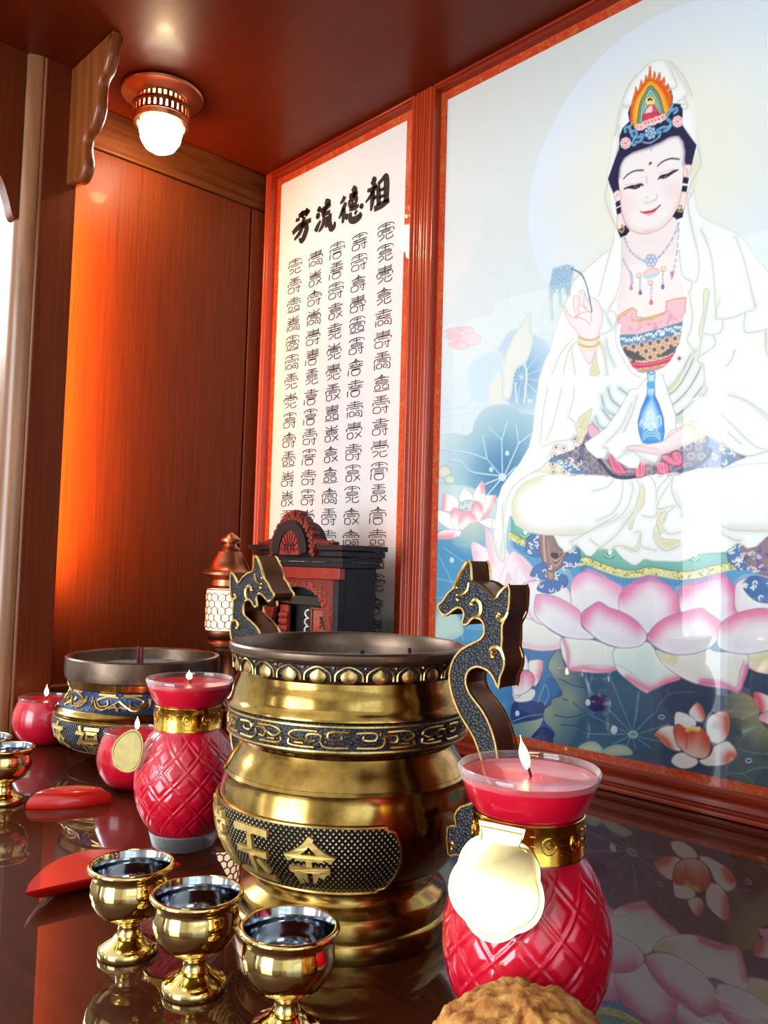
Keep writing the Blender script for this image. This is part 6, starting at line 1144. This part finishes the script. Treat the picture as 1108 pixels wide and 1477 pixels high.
def pineapple(loc, label, rz, flame_ln, flame_lean, tagspec, tag_mat=None):
    t = empty('pineapple_candle', (loc[0], loc[1], 0), label, 'candle', 'pineapple-shaped red candles', rz)
    nzz, naa = 150, 264; rows = []
    for i in range(nzz+1):
        z = 0.0122+(0.1170-0.0122)*i/nzz; r0 = float(np.interp(z, pz_, pr_)); row = []
        amp = 0.0019*min(1, max(0, (z-0.013)/0.006))*min(1, max(0, (0.0955-z)/0.006))
        for j in range(naa):
            a = 2*PI*j/naa; k = 12; s1 = a*k/(2*PI)+z*44; s2 = a*k/(2*PI)-z*44
            d1 = abs(((s1) % 1)-0.5)*2; d2 = abs(((s2) % 1)-0.5)*2; e_ = min(1-d1, 1-d2); q = 0.62*math.exp(-(e_/0.13)**2)+min(max(e_-0.12, 0)*1.5, 0.62)
            row.append(P3(r0-0.0012+amp*q, a, z))
        rows.append(row)
    MB().grid(rows, True, True, True).build('quilted_body', WAX, t, angle=75)
    MB().lathe([(0.0275, 0.1172), (0.0304, 0.1215), (0.0334, 0.1290), (0.0343, 0.1330), (0.0343, 0.1346), (0.0325, 0.1342), (0.010, 0.1332), (0.001, 0.1334)], 64, cap1=True).build('wax_funnel', WAX, t)
    MB().lathe([(0.0345, 0.1318), (0.0354, 0.1345), (0.0361, 0.1358), (0.0362, 0.1376), (0.0354, 0.1387), (0.0345, 0.1382), (0.0342, 0.1366), (0.0344, 0.1352)], 64, cap0=False).build('glass_rim', RIMGLASS, t)
    MB().lathe([(0.0235, 0.0), (0.0252, 0.0012), (0.0262, 0.004), (0.0278, 0.010), (0.0292, 0.0140), (0.0270, 0.0120), (0.0235, 0.0118)], 64, fn=lambda r, z, a: r+0.0003*math.cos(28*a), cap1=True).build('clear_glass_base', JARBASE, t)
    bd_ = MB().lathe([(0.0279, 0.0972), (0.0284, 0.0975), (0.0284, 0.0990), (0.0281, 0.0994), (0.0281, 0.1150), (0.0284, 0.1154), (0.0284, 0.1164), (0.0279, 0.1168), (0.0277, 0.1160), (0.0277, 0.0980), (0.0279, 0.0972)], 64, cap0=False).build('gold_band', GOLDBAND, t)
    m = MB()
    for k in range(11):
        a0 = 2*PI*k/11
        m.tube([P3(0.0283, a0+0.13*math.cos(q), 0.1072+0.0040*math.sin(q)) for q in np.linspace(0, 2*PI, 14, False)], 0.0003, 4, True)
        m.tube(spline([P3(0.0283, a0+0.07*math.cos(q)*(1-q/9), 0.1072+0.0022*math.sin(q)*(1-q/9)) for q in np.linspace(0, 6, 9)], 3), 0.0003, 4)
        for v in (-0.0045, 0.0, 0.0045): m.tube([P3(0.0283, a0+0.24, 0.1072+v), P3(0.0283, a0+0.33, 0.1072+v)], 0.0003, 4)
    m.build('embossed_pattern', GOLDBAND, bd_)
    # hanging tag
    a0, dz, tw, spin, shape, an, tr = tagspec; rb = 0.0432
    def TG(u, v, w):
        q = (u*math.cos(spin)-v*math.sin(spin), u*math.sin(spin)+v*math.cos(spin))
        z = dz+q[1]; r_ = tr+(0.008*min(1, max(-0.6, (dz-z)/tw)) if tr < 0.045 else 0.0)
        return (math.cos(a0)*r_+math.cos(an)*w-math.sin(an)*q[0], math.sin(a0)*r_+math.sin(an)*w+math.cos(an)*q[0], z)
    tg = MB().prism([(u*tw, v*tw) for u, v in shape], lambda u, v, w: TG(u, v, w), 0.0006, 0.0016).build('gold_tag', tag_mat or GOLDN, t, angle=35)
    MB().tube([TG(u*tw*0.9, v*tw*0.9, 0.0017) for u, v in shape], 0.0003, 4, True).build('tag_outline', GOLDBAND, tg)
    MB().tube(spline([(-0.004, 0.0005, 0.1296), (-0.002, 0, 0.1345), (0, 0, 0.1365)], 4) if False else [(0.0015, 0, 0.1325), (0.0006, 0, 0.1352), (-0.0012, 0, 0.1390)], 0.0007, 6).build('wick', WICK, t)
    flame(t, -0.0012, 0, 0.1368, flame_ln, flame_lean)
    return t
lobes = []
for k in range(60):
    a = 2*PI*k/60; r_ = 0.86+0.14*abs(math.cos(2.5*(a-PI/2))) 
    lobes.append((r_*math.cos(a), r_*math.sin(a)*0.95))
neck_tag = [p for p in lobes if not (abs(p[0]) < 0.50 and p[1] > 0)]
i0 = max(range(len(lobes)), key=lambda i: -1)
right = [p for p in lobes if p[1] <= 0.62 and p[0] >= 0]; 
def lobed_with_neck():
    out = []
    for k in range(72):
        a = PI/2-0.42-2*PI*k/72*(1-0.84/(2*PI)); out.append(((0.90+0.10*abs(math.cos(2.5*(a+PI/2))))*math.cos(a)*1.02, (0.90+0.10*abs(math.cos(2.5*(a+PI/2))))*math.sin(a)*0.94-0.1))
    return out+[(-0.46, 0.85), (-0.50, 1.02), (0.50, 1.02), (0.46, 0.85)]
egg = [((0.80+0.10*abs(math.sin(1.5*a)))*math.cos(a)*(0.92-0.16*math.sin(a)), math.sin(a)*1.08) for a in np.linspace(0, 2*PI, 40, False)]
pineapple((-0.2602, 0.3558), 'large pineapple-shaped red candle closest to the viewer, gold tag hanging on its neck band', 0.0, 0.0165, (-0.20, -0.12), (math.radians(-75), 0.0930, 0.0240, 0.0, lobed_with_neck(), math.radians(-75), 0.0375))
pineapple((-0.6293, 0.3780), 'pineapple-shaped red candle left of the big brass burner, small gold tag hanging askew', 0.0, 0.0075, (-0.1, 0), (math.radians(-98), 0.0830, 0.0165, -0.35, egg, math.radians(-56), 0.0495), TAGDULL)

def round_candle(loc, label, fl):
    t = empty('round_candle', (loc[0], loc[1], 0), label, 'candle', 'round red candles in glass jars')
    K = [(0.0180, 0.0), (0.0250, 0.0015), (0.0325, 0.008), (0.0375, 0.018), (0.0398, 0.029), (0.0385, 0.040), (0.0350, 0.050), (0.0325, 0.0545)]
    MB().lathe(K+[(0.0322, 0.0552), (0.028, 0.0550), (0.010, 0.0545), (0.001, 0.0546)], 64, cap1=True).build('wax', WAX, t)
    MB().lathe([(0.0327, 0.0540), (0.0334, 0.0560), (0.0336, 0.0575), (0.0328, 0.0582), (0.0318, 0.0576), (0.0316, 0.0553)], 64, cap0=False).build('glass_rim', JARGLASS, t)
    MB().tube([(0.0012, 0, 0.0545), (0.0006, 0, 0.0570), (-0.0004, 0, 0.0605)], 0.0007, 6).build('wick', WICK, t)
    flame(t, -0.0004, 0, 0.0585, fl, (-0.03, 0.02), 0.0027)
    return t
round_candle((-1.0745, 0.4375), 'round red candle beside the cabinet post, partly hidden by the low burner', 0.0145)
round_candle((-0.8183, 0.4308), 'round red candle between the low burner and the pineapple candle', 0.0135)

# ------------------------------------------------------------------ goblets
def goblet(loc, label):
    t = empty('brass_goblet', (loc[0], loc[1], 0), label, 'goblet', 'small polished brass offering goblets')
    MB().lathe([(0.0080, 0.0204), (0.0130, 0.0218), (0.0190, 0.0255), (0.0226, 0.0318), (0.0239, 0.0370), (0.0236, 0.0415), (0.0226, 0.0452), (0.0223, 0.0472), (0.0238, 0.0492), (0.0254, 0.0504), (0.0261, 0.0517), (0.0256, 0.0530), (0.0243, 0.0535), (0.0234, 0.0530)], 64).build('bowl', GOLDP, t, angle=60)
    MB().lathe([(0.0234, 0.0530), (0.0226, 0.0510), (0.0217, 0.0480), (0.0216, 0.0450), (0.0222, 0.0400), (0.0212, 0.0325), (0.0170, 0.0275), (0.0100, 0.0240), (0.0006, 0.0232)], 64, cap0=False, cap1=True).build('silvered_inside', STEEL, t, angle=60)
    MB().lathe([(0.0075, 0.0115), (0.0066, 0.0140), (0.0064, 0.0165), (0.0072, 0.0185), (0.0098, 0.0197), (0.0100, 0.0206)], 48).build('stem', GOLDP, t, angle=60)
    MB().lathe([(0.0172, 0.0), (0.0178, 0.0008), (0.0177, 0.0042), (0.0170, 0.0052), (0.0130, 0.0072), (0.0095, 0.0096), (0.0074, 0.0118)], 48, cap1=True).build('foot', GOLDP, t, angle=60)
    return t
g0 = goblet((-0.3487, 0.2737), 'brass goblet closest to the viewer at the right end of the three')
dup(g0, (-0.4161, 0.2603, 0), 'brass goblet in the middle of the row of three')
dup(g0, (-0.4799, 0.2531, 0), 'brass goblet in front of the flat red crescent block')
dup(g0, (-0.8399, 0.3057, 0), 'brass goblet behind the domed red block, at the left edge of the photo')
dup(g0, (-0.8960, 0.3040, 0), 'brass goblet mostly cut off by the left edge of the photo, farthest back')

# ------------------------------------------------------------------ divination blocks
def crescent(name, label, A, B, bulge, hollow, top, z0, z1, flat_up):
    A, B = np.array(A), np.array(B); d = B-A; n = np.array((-d[1], d[0])); n = n/np.hypot(*n)
    out = [A+d*t+n*bulge*math.sin(PI*t)**(0.75 if flat_up else 0.45) for t in np.linspace(0, 1, 26)]; inn = [A+d*t+n*hollow*math.sin(PI*t) for t in np.linspace(1, 0, 26)][1:-1]
    P = np.array(out+inn); c0 = (A+B)/2+n*(bulge+hollow)/2; rows = []
    if flat_up:
        for f, z in ((0.40, z0), (0.62, z0+(z1-z0)*0.12), (0.82, z0+(z1-z0)*0.38), (0.95, z0+(z1-z0)*0.72), (1.0, z1-0.0012), (0.995, z1), (0.6, z1), (0.1, z1)): rows.append([(c0[0]+(p[0]-c0[0])*f, c0[1]+(p[1]-c0[1])*f, z) for p in P])
    else:
        for f, z in ((0.97, z0), (1.0, z0+0.0012), (0.985, z0+(z1-z0)*0.35), (0.93, z0+(z1-z0)*0.62), (0.80, z0+(z1-z0)*0.84), (0.58, z0+(z1-z0)*0.95), (0.30, z1), (0.05, z1)): rows.append([(c0[0]+(p[0]-c0[0])*f, c0[1]+(p[1]-c0[1])*f, z) for p in P])
    o = MB().grid(rows, True, True, True).build(name, LACQ, None, angle=50); return tag(o, label, 'divination block', 'red divination blocks')
crescent('moon_block', 'red crescent divination block with its flat face up beside a brass goblet', (-0.578, 0.228), (-0.560, 0.335), 0.062, 0.004, 0, 0.0, 0.0125, True)
crescent('moon_block', 'red crescent divination block with its domed side up near the round candle', (-0.806, 0.314), (-0.776, 0.385), 0.030, -0.008, 0, 0.0, 0.0150, False)

# ------------------------------------------------------------------ cake
m = MB(); RK = np.random.default_rng(12); rows = []; nA = 140
from mathutils import noise as mn
for i in range(60):
    t = i/59
    if t < 0.45: r_, z = 0.030+0.0075*(t/0.45), 0.034*(t/0.45)
    else:
        a = (t-0.45)/0.55*PI/2; r_, z = 0.0385*math.cos(a)+0.0002, 0.034+0.0290*math.sin(a)
    row = []
    for k in range(nA):
        an = 2*PI*k/nA; p = Vector((r_*math.cos(an), r_*math.sin(an), z)); d = mn.fractal(p*70, 0.8, 2.1, 4)*0.0034-max(0.0, mn.noise(p*190)-0.12)*0.0052; nrm = Vector((math.cos(an)*r_, math.sin(an)*r_, max(z-0.02, 0)*0.8)).normalized()
        q = p+nrm*d; row.append((q.x, q.y, max(q.z, 0.0)))
    rows.append(row)
ck = m.grid(rows, True, True, True).build('sponge_cake', CAKE, None, angle=80); ck.location = (-0.2165, 0.2945, 0.0)
tag(ck, 'crumbly brown sponge cake at the bottom edge before the nearest pineapple candle', 'cake')
